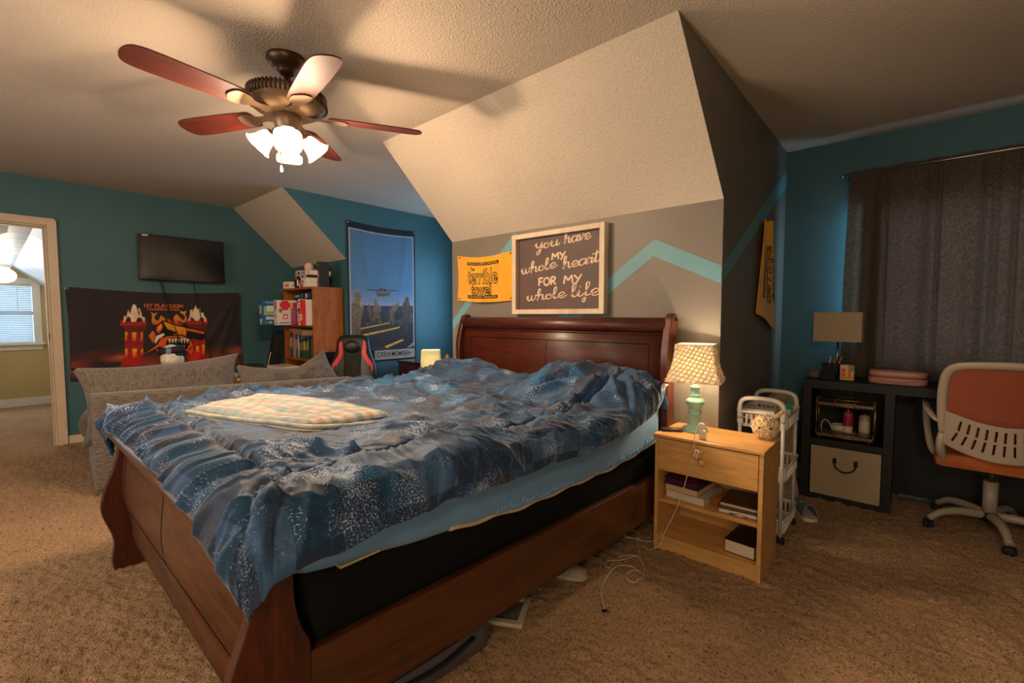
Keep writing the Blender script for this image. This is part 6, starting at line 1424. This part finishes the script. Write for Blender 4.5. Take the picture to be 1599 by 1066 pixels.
# ---- fluffy blanket heap in the corner, floor bits
FLF = mat('fluffy_throw', rgb(190, 170, 138), rough=1, bump=.9, bscale=60, sheen=.5, var=.3, vscale=7, vcol=rgb(120, 96, 66))
def heap(u, v):
    ph = 2*math.pi*u; z = v; r = (1-.15*z)*(1 if z < .9 else math.sqrt(max(0, 1-((z-.9)/.1)**2)))
    wv = 1+.10*math.sin(ph*5+z*4)+.07*math.sin(ph*9-z*9)+.06*math.sin(z*21+ph*2)
    return (.105*r*wv*math.cos(ph), .20*r*wv*math.sin(ph), .68*z+.02*math.sin(ph*3))
hp_ = obj('fluffy_blanket', MB().grid(heap, 60, 50), FLF); hp_.location = (-.645, 3.40, .012); tag(hp_, 'fluffy beige blanket piled upright in the corner between cart and desk', 'blanket')
sn = thing('canvas_shoe', 'pale blue and white shoe on the carpet between the cart and the desk', 'shoe', (-.45, 3.22, .012), R_(25))
obj('sole', MB().prism(curve_pts([(-.035, -.11), (.035, -.11), (.042, .02), (.03, .11), (0, .13), (-.03, .11), (-.042, .02)], 4, True), 0, .022, 'Z'), WPL, sn)
obj('upper', MB().grid(lambda u, v: ((u-.5)*.08*(1-.2*v), -.10+.22*v, .022+(.075-.045*v)*math.sin(math.pi*u)**.5), 16, 14), mat('pale_blue_canvas', rgb(120, 140, 150), rough=.9), sn, solid=.004)
obj('lace', MB().tube(curve_pts([(-.02, .0, .075), (.02, .012, .073), (-.02, .025, .068), (.02, .038, .064)], 4), .003, 6), WPL, sn)
# ------------------------------------------------------------------ desk by the window
ESP = wood('espresso_veneer', rgb(13, 9, 7), rgb(20, 14, 11), 'X', rough=.6)
dk = thing('desk', 'black-brown desk with cube shelves under the curtained window', 'desk', (-.53, 3.55, 0))
dh = .80; dd_ = .39
obj('desk_top', MB().b2((0, 0, dh-.055), (1.65, dd_, dh)), ESP, dk, bevel=.002)
for x in (0, .425, 1.60): obj('upright', MB().b2((x, .002, 0), (x+.048, dd_, dh-.055)), ESP, dk, bevel=.001)
for z in (.0, .372): obj('cube_shelf', MB().b2((.048, .004, z), (.425, dd_, z+(.042 if z else .045))), ESP, dk, bevel=.001)
obj('back_board', MB().b2((.048, dd_-.012, .045), (.425, dd_-.004, dh-.055)), ESP, dk)
obj('modesty_panel', MB().b2((.473, dd_-.03, .05), (1.60, dd_-.012, dh-.055)), ESP, dk)
BEI = mat('beige_canvas', rgb(176, 154, 126), rough=.9, bump=.25, bscale=300)
bn = thing('storage_bin', 'beige fabric bin with black curved handle in the lower desk cube', 'storage bin', (-.478, 3.555, .045))
obj('body', MB().b2((0.004, 0, .002), (.369, .02, .322)).b2((.004, .02, .002), (.02, .36, .322)).b2((.353, .02, .002), (.369, .36, .322)).b2((.004, .02, .002), (.369, .36, .015)), BEI, bn, bevel=.003)
hd_ = obj('handle', MB().tube(curve_pts([(.135, -.008, .235), (.14, -.014, .205), (.165, -.018, .183), (.19, -.019, .178), (.215, -.018, .183), (.24, -.014, .205), (.245, -.008, .235)], 6), .0045, 8), BLACKM, bn)
for x in (.135, .245): obj('handle_mount', MB().box((x, -.004, .24), (.020, .010, .036), ch=.003), BLACKM, hd_)
# gold wire rack with bottles
GOLD = mat('gold_wire', rgb(196, 150, 70), rough=.3, metal=.9)
rk = thing('wire_rack', 'two-tier gold wire organizer in the upper desk cube', 'organizer', (-.305, 3.66, .414))
def loop(z, w, d, r=.0028): return [(-w, -d, z), (w, -d, z), (w, d, z), (-w, d, z)]
for z in (.02, .225): 
    t_ = obj('tier_tray', MB().b2((-.146, -.068, z-.004), (.146, .068, z+.014)), mat('mirror_tray', rgb(120, 110, 100), rough=.35, metal=.4), rk)
    fr_ = MB()
    for zz in (z-.004, z+.016, z+.038): fr_.tube(loop(zz, .15, .072), .0026, 6, close=True)
    for x in (-.15, -.05, .05, .15):
        for y in (-.072, .072): fr_.tube([(x, y, z-.004), (x, y, z+.038)], .0024, 6)
    obj('wire_rail', fr_, GOLD, t_)
for x in (-.152, .152):
    for y in (-.05, .05): obj('wire_upright', MB().tube([(x, y, 0), (x, y, .262)], .003, 8), GOLD, rk)
    obj('wire_end_hoop', MB().tube(curve_pts([(x, -.05, .262), (x, -.04, .27), (x, .04, .27), (x, .05, .262)], 4), .003, 8), GOLD, rk)
for x in (-.13, .13):
    for y in (-.055, .055): obj('foot', MB().sphere((x, y, .006), .007, 8, 6), GOLD, rk)
GLS = mat('pink_clear_plastic', rgb(190, 120, 130), rough=.1, trans=.5)
b1 = thing('spray_bottle', 'clear pink bottle with bright red pointed cap on the gold organizer', 'bottle', (-.290, 3.66, .448))
obj('body', MB().lathe([(0, 0), (.024, 0), (.026, .005), (.026, .13), (.022, .145), (0, .146)], n=24), GLS, b1)
obj('label', MB().lathe([(.0265, .01), (.0265, .055)], n=24), PALE, b1)
obj('side_label', MB().lathe([(.0268, .06), (.0268, .12)], n=24), mat('magenta_label', rgb(170, 28, 60), rough=.5), b1)
obj('cap', MB().lathe([(.010, .146), (.010, .152), (.006, .158), (.003, .185), (0, .186)], n=16), mat('red_cap', rgb(220, 24, 50), rough=.35), b1)
b1 = thing('lotion_bottle', 'cloudy lotion bottle with black pump on the gold organizer', 'bottle', (-.205, 3.66, .448))
obj('body', MB().lathe([(0, 0), (.026, 0), (.029, .006), (.029, .12), (.024, .135), (.012, .14), (0, .14)], n=24), mat('cloudy_plastic', rgb(176, 160, 140), rough=.3, trans=.2), b1)
obj('label', MB().lathe([(.0295, .03), (.0295, .10)], n=24), mat('label_ivory', rgb(206, 190, 166), rough=.6), b1)
obj('pump', MB().lathe([(.013, .14), (.013, .152), (.005, .155), (.005, .172), (.012, .174), (.012, .180), (0, .18)], n=16).box((-.012, 0, .177), (.028, .008, .006)), BLACKP, b1)
cu = thing('cable_coil', 'white cable loop tucked in the left of the gold organizer', 'cable', (-.40, 3.67, .448))
obj('cable_loop', MB().tube(curve_pts([(-.03, 0, .0), (-.035, .0, .04), (-.02, 0, .075), (.005, 0, .065), (.02, 0, .03), (.03, 0, .004)], 6), .003, 6), WPL, cu)
bw = obj('white_bowl', MB().lathe([(.0, .0), (.03, .0), (.045, .02), (.05, .05), (.047, .05), (.042, .022), (.028, .006), (0, .006)], n=28), WPL); bw.location = (-.335, 3.69, .449); tag(bw, 'small white bowl behind the pink bottle on the gold organizer', 'bowl')
# desk lamp
dl = thing('desk_lamp', 'unlit desk lamp with flat rectangular beige shade and chrome stem', 'lamp', (-.375, 3.80, .80), R_(-3))
obj('lamp_shade', MB().b2((-.135, -.055, .245), (.135, .055, .445)), shade_mat('beige_shade', rgb(196, 172, 142), .2), dl, bevel=.002)
obj('stem', MB().tube([(0, 0, .01), (0, 0, .25)], .008, 12), METAL, dl)
obj('base', MB().b2((-.06, -.045, 0), (.06, .045, .014)), METAL, dl, bevel=.003)
# organizer with pens
og = thing('pen_organizer', 'black wire mesh desk organizer with compartments below the unlit lamp', 'organizer', (-.36, 3.665, .80), R_(-4))
obj('tray', MB().b2((-.095, -.05, 0), (.095, .05, .006)), BLACKM, og)
def rim(x0, x1, y0, y1, h): return MB().b2((x0, y0, 0), (x1, y0+.003, h)).b2((x0, y1-.003, 0), (x1, y1, h)).b2((x0, y0, 0), (x0+.003, y1, h)).b2((x1-.003, y0, 0), (x1, y1, h))
obj('pen_bin', rim(-.085, .005, .0, .05, .105), BLACKM, og); obj('clip_bin', rim(-.09, .0, -.05, -.003, .035), BLACKM, og); obj('card_bin', rim(.02, .093, -.03, .05, .04), BLACKM, og)
for i, (x, dx, col, lab) in enumerate(((-.05, .045, (206, 110, 40), 'orange pen leaning in the mesh organizer'), (-.03, .05, (226, 130, 50), 'second orange pen leaning right in the mesh organizer'), (-.02, .028, (40, 36, 40), 'black pen standing in the mesh organizer'), (-.06, .02, (190, 180, 170), 'silver pen at the left of the mesh organizer'))):
    p_ = obj('pen', MB().tube([(x, .025, .01), (x+dx, .02, .15)], .004, 8), mat('pen_barrel', rgb(*col), rough=.4)); p_.matrix_world = Matrix.Translation((-.36, 3.665, .80)) @ Matrix.Rotation(R_(-4), 4, 'Z'); tag(p_, lab, 'pen', 'pens in the mesh organizer')
cb = bx_game('color_card_box', 'upright card box with red dots and green, orange and yellow bars beside the pens', (-.302, 3.632, .806), (.073, .03, .098), [(214, 186, 150)], R_(-4),
        [(.0, .0, 1, .12, (190, 180, 60)), (0, .12, 1, .22, (226, 100, 40)), (.62, .22, .8, 1, (220, 90, 40)), (.42, .22, .62, 1, (236, 180, 60)), (.8, .6, 1, 1, (60, 170, 90)), (.08, .26, .2, .48, (226, 36, 46)), (.24, .26, .38, .48, (226, 36, 46)), (.08, .52, .2, .74, (226, 36, 46)), (.24, .52, .38, .74, (226, 36, 46))], cat='box')
wb_ = obj('wooden_block', MB().b2((-.03, -.02, 0), (.03, .02, .045)), mat('brown_block', rgb(110, 66, 38), rough=.5), bevel=.003); wb_.location = (-.485, 3.72, .80); tag(wb_, 'small brown block at the left end of the desk', 'block')
# dusty pink pouch
pk_ = thing('cosmetic_case', 'quilted dusty pink cosmetic case lying on the desk under the curtain', 'case', (-.055, 3.70, .80), R_(-3))
PINK = mat('dusty_pink', rgb(190, 134, 116), rough=.35, bump=.15, bscale=60)
def case(h0, h1, s_): 
    return MB().lathe([(0, h0), (.96*s_, h0), (1.0*s_, h0+.006), (1.0*s_, h1-.008), (.95*s_, h1), (0, h1+.003)], n=44, M=Matrix.Diagonal((.142, .085, 1)), sq=.22)
obj('lower_shell', case(0, .040, 1), PINK, pk_); obj('upper_shell', case(.046, .078, .99), PINK, pk_)
obj('zipper', MB().lathe([(.985, .039), (.985, .047)], n=44, M=Matrix.Diagonal((.142, .085, 1)), sq=.22), mat('rose_zip', rgb(120, 76, 62), rough=.6), pk_)
obj('carry_handle', MB().tube(curve_pts([(-.10, -.070, .030), (-.06, -.088, .024), (.0, -.095, .022), (.06, -.088, .024), (.10, -.070, .030)], 5), .006, 8), PINK, pk_)
qs = MB()
for k in range(7):
    x = -.10+k*.033; qs.tube([(x-.03, -.045, .0815), (x, .0, .083), (x-.03, .045, .0815)], .0016, 5)
stuff(obj('quilting', qs, PINK, pk_))
# ---- curtain on its rod
cu_ = thing('window_curtain', 'dark taupe linen curtain gathered on a rod over the window by the desk', 'curtain', (-.355, 3.93, 0))
def curtain_mat():
    m = bpy.data.materials.new('taupe_linen'); m.use_nodes = True
    nt = m.node_tree; b = nt.nodes['Principled BSDF']; L = nt.links
    tc = nt.nodes.new('ShaderNodeTexCoord'); mp = nt.nodes.new('ShaderNodeMapping'); mp.inputs['Scale'].default_value = (60, 60, 260)
    mp2 = nt.nodes.new('ShaderNodeMapping'); mp2.inputs['Scale'].default_value = (260, 260, 50)
    n1 = nt.nodes.new('ShaderNodeTexNoise'); n1.inputs['Scale'].default_value = 1; n2 = nt.nodes.new('ShaderNodeTexNoise'); n2.inputs['Scale'].default_value = 1
    L.new(tc.outputs['Object'], mp.inputs[0]); L.new(tc.outputs['Object'], mp2.inputs[0]); L.new(mp.outputs[0], n1.inputs[0]); L.new(mp2.outputs[0], n2.inputs[0])
    mu = nt.nodes.new('ShaderNodeMath'); mu.operation = 'MULTIPLY'; L.new(n1.outputs[0], mu.inputs[0]); L.new(n2.outputs[0], mu.inputs[1])
    r = nt.nodes.new('ShaderNodeValToRGB'); r.color_ramp.elements[0].position = .16; r.color_ramp.elements[0].color = rgb(68, 54, 42); r.color_ramp.elements[1].position = .36; r.color_ramp.elements[1].color = rgb(98, 80, 64)
    L.new(mu.outputs[0], r.inputs[0]); L.new(r.outputs[0], b.inputs['Base Color']); b.inputs['Roughness'].default_value = .95
    t_ = nt.nodes.new('ShaderNodeBsdfTranslucent'); L.new(r.outputs[0], t_.inputs[0])
    x_ = nt.nodes.new('ShaderNodeMixShader'); x_.inputs[0].default_value = .22
    L.new(b.outputs[0], x_.inputs[1]); L.new(t_.outputs[0], x_.inputs[2]); L.new(x_.outputs[0], nt.nodes['Material Output'].inputs[0]); return m
nu, nv = 420, 60
U, Vv = np.meshgrid(np.linspace(0, 1.50, nu+1), np.linspace(0, 1, nv+1))
ztop = 2.205; zb = .30
xw = U+.03*np.sin(U*5.1+1)
fold = .020*np.sin(xw*31+.7*np.sin(xw*7))+.012*np.sin(xw*57+2)
for x0, w0, d0 in ((.20, .012, .03), (.455, .012, .035), (.70, .02, .04), (.78, .014, .03), (.86, .02, .04), (1.1, .02, .04)): fold = fold-d0*np.exp(-((U-x0-(1-Vv)*.01)/w0)**2)*np.clip(.4+Vv, 0, 1)
top_ = np.clip((1-Vv)*1.905/.06, 0, 1)
Yc = fold*(.35+.65*(1-np.abs(Vv*2-1)**3)*1.0)*top_
Xc = U-.018*np.sin(np.pi*Vv)*np.clip(1-U*5, 0, 1)
Zc = zb+(ztop-zb)*Vv-.004*np.sin(U*40)*(Vv > .98)
link('curtain_cloth', npmesh('curtain_cloth', np.stack([Xc, Yc, Zc], -1), nu, nv), curtain_mat(), cu_)
obj('rod', MB().tube([(-.035, -.005, 2.182), (1.55, -.005, 2.182)], .008, 12), METAL, cu_)
obj('finial', MB().sphere((-.042, -.005, 2.182), .012, 12, 8), METAL, cu_)
obj('rod_bracket', MB().b2((-.025, -.002, 2.17), (-.015, .108, 2.178)), METAL, cu_)
# ---- desk chair with grey frame and orange seat
oc = thing('desk_chair', 'grey-framed desk chair with orange mesh back and orange seat on casters', 'chair', (.365, 3.63, 0), R_(0))
GF = mat('warm_grey_plastic', rgb(168, 152, 134), rough=.42, var=.05); ORM = mat('orange_mesh', rgb(170, 90, 60), rough=.8); ORS = mat('orange_fabric', rgb(180, 94, 46), rough=.85, bump=.2, bscale=300)
def yb2(z): return -.275-.05*(z-.45)-.05*math.sin((z-.45)*2.6)
# back frame loop (x, z)
fl_ = [(-.215, .60), (-.225, .70), (-.228, .82), (-.215, .92), (-.17, .962), (-.05, .975), (.05, .975), (.17, .962), (.215, .92), (.228, .82), (.225, .70), (.215, .60)]
def cv2(x): return .06*(1-(x/.23)**2)*-1
P = [(x, yb2(z)+cv2(x), z) for x, z in curve_pts(fl_, 6)]
obj('back_frame', MB().tube(P, .022, 10, flat=.7), GF, oc)
msh = MB()
NR = 46
for k in range(NR):      # horizontal threads of the mesh
    z = .70+.255*k/NR
    msh.tube([(x, yb2(z)+cv2(x)+.004, z) for x in np.linspace(-.208, .208, 15)], .0021, 4, cap=False)
stuff(obj('mesh_threads', msh, ORM, oc))
obj('mesh_back', MB().grid(lambda u, v: ((u-.5)*.42, yb2(.58+.38*v)+cv2((u-.5)*.42)+.006, .58+.38*v), 20, 16), mat('orange_mesh_back', rgb(134, 68, 46), rough=.9), oc)
# lumbar shell with two rows of slots
def lumbar(u, v):
    x = (u-.5)*.43; zt_ = .725-.05*math.sin(math.pi*u); zb_ = .55-.060*math.sin(math.pi*u)**.7
    z = zb_+(zt_-zb_)*v
    return (x, yb2(z)+cv2(x)*1.15-.018, z)
lb = MB(); NU, NV = 276, 66
skip = set()
for s_ in range(11):
    c0 = 30+s_*21
    for row, (v0, v1) in enumerate(((13, 33), (37, 57))):
        for j in range(v0, v1):
            sh_ = int(round((5.0-s_)*1.5*((j-35)/20.0)*(1.6 if row == 0 else .7)))
            for i in range(c0, c0+6): skip.add((i+sh_, j))
V = [lumbar(i/NU, j/NV) for j in range(NV+1) for i in range(NU+1)]
lb.add(V, [(j*(NU+1)+i, j*(NU+1)+i+1, (j+1)*(NU+1)+i+1, (j+1)*(NU+1)+i) for j in range(NV) for i in range(NU) if (i, j) not in skip], True)
obj('lumbar_shell', lb, GF, oc, solid=.008)
obj('seat', MB().box((0, -.02, .440), (.49, .49, .080), ch=.034), ORS, oc)
obj('seat_pan', MB().box((0, -.01, .412), (.36, .36, .02), ch=.008), BLACKM, oc)
for s_ in (-1, 1):
    obj('armrest', MB().tube(curve_pts([(s_*.215, -.31, .66), (s_*.245, -.30, .665), (s_*.275, -.26, .70), (s_*.285, -.20, .715), (s_*.285, -.05, .715), (s_*.283, .06, .71)], 6), .020, 10, flat=.55), GF, oc)
    obj('arm_support', MB().tube(curve_pts([(s_*.284, .05, .705), (s_*.275, -.04, .58), (s_*.25, -.12, .46), (s_*.20, -.10, .425)], 6), .017, 10, flat=.7), GF, oc)
    obj('back_bracket', MB().tube(curve_pts([(s_*.215, -.30, .62), (s_*.225, -.30, .52), (s_*.20, -.22, .43), (s_*.14, -.10, .415)], 6), .020, 10), GF, oc)
obj('column', MB().tube([(0, 0, .10), (0, 0, .30)], .031, 20), GF, oc); obj('gas_lift', MB().tube([(0, 0, .30), (0, 0, .42)], .014, 14), METAL, oc)
obj('hub', MB().lathe([(0, .075), (.045, .08), (.048, .10), (.04, .125), (0, .125)], n=24), BLACKP, oc)
for k in range(5):
    a = R_(72*k-152); c, s_ = math.cos(a), math.sin(a); r_ = .285
    lg = obj('base_leg', MB().tube(curve_pts([(.03*c, .03*s_, .110), (.13*c, .13*s_, .118), (.22*c, .22*s_, .105), (r_*c, r_*s_, .062)], 5), [.024]*4+[.022]*4+[.020]*4+[.018]*4, 12), GF, oc)
    q = obj('caster', MB().lathe([(0, -.022), (.024, -.022), (.027, -.012), (.027, -.004), (.02, -.004), (.02, .004), (.027, .004), (.027, .012), (.024, .022), (0, .022)], (r_*c, r_*s_, .030), 18, Matrix.Rotation(a+1.1, 3, 'Z') @ Matrix.Rotation(R_(90), 3, 'X')), BLACKM, lg)
# crinkled clear sheeting left by the window under the desk
cs_ = link('plastic_sheet', npmesh('plastic_sheet', np.stack([*(lambda U, W: (U, W, .018+.035*ridged(U*14, W*20, 3, 3)))(*np.meshgrid(np.linspace(-.03, .55, 81), np.linspace(3.86, 4.0, 31)))], -1), 80, 30), mat('crinkled_film', rgb(150, 165, 185), rough=.15, metal=.3))
tag(cs_, 'crinkled silvery plastic sheet on the floor behind the desk chair', 'plastic sheet')
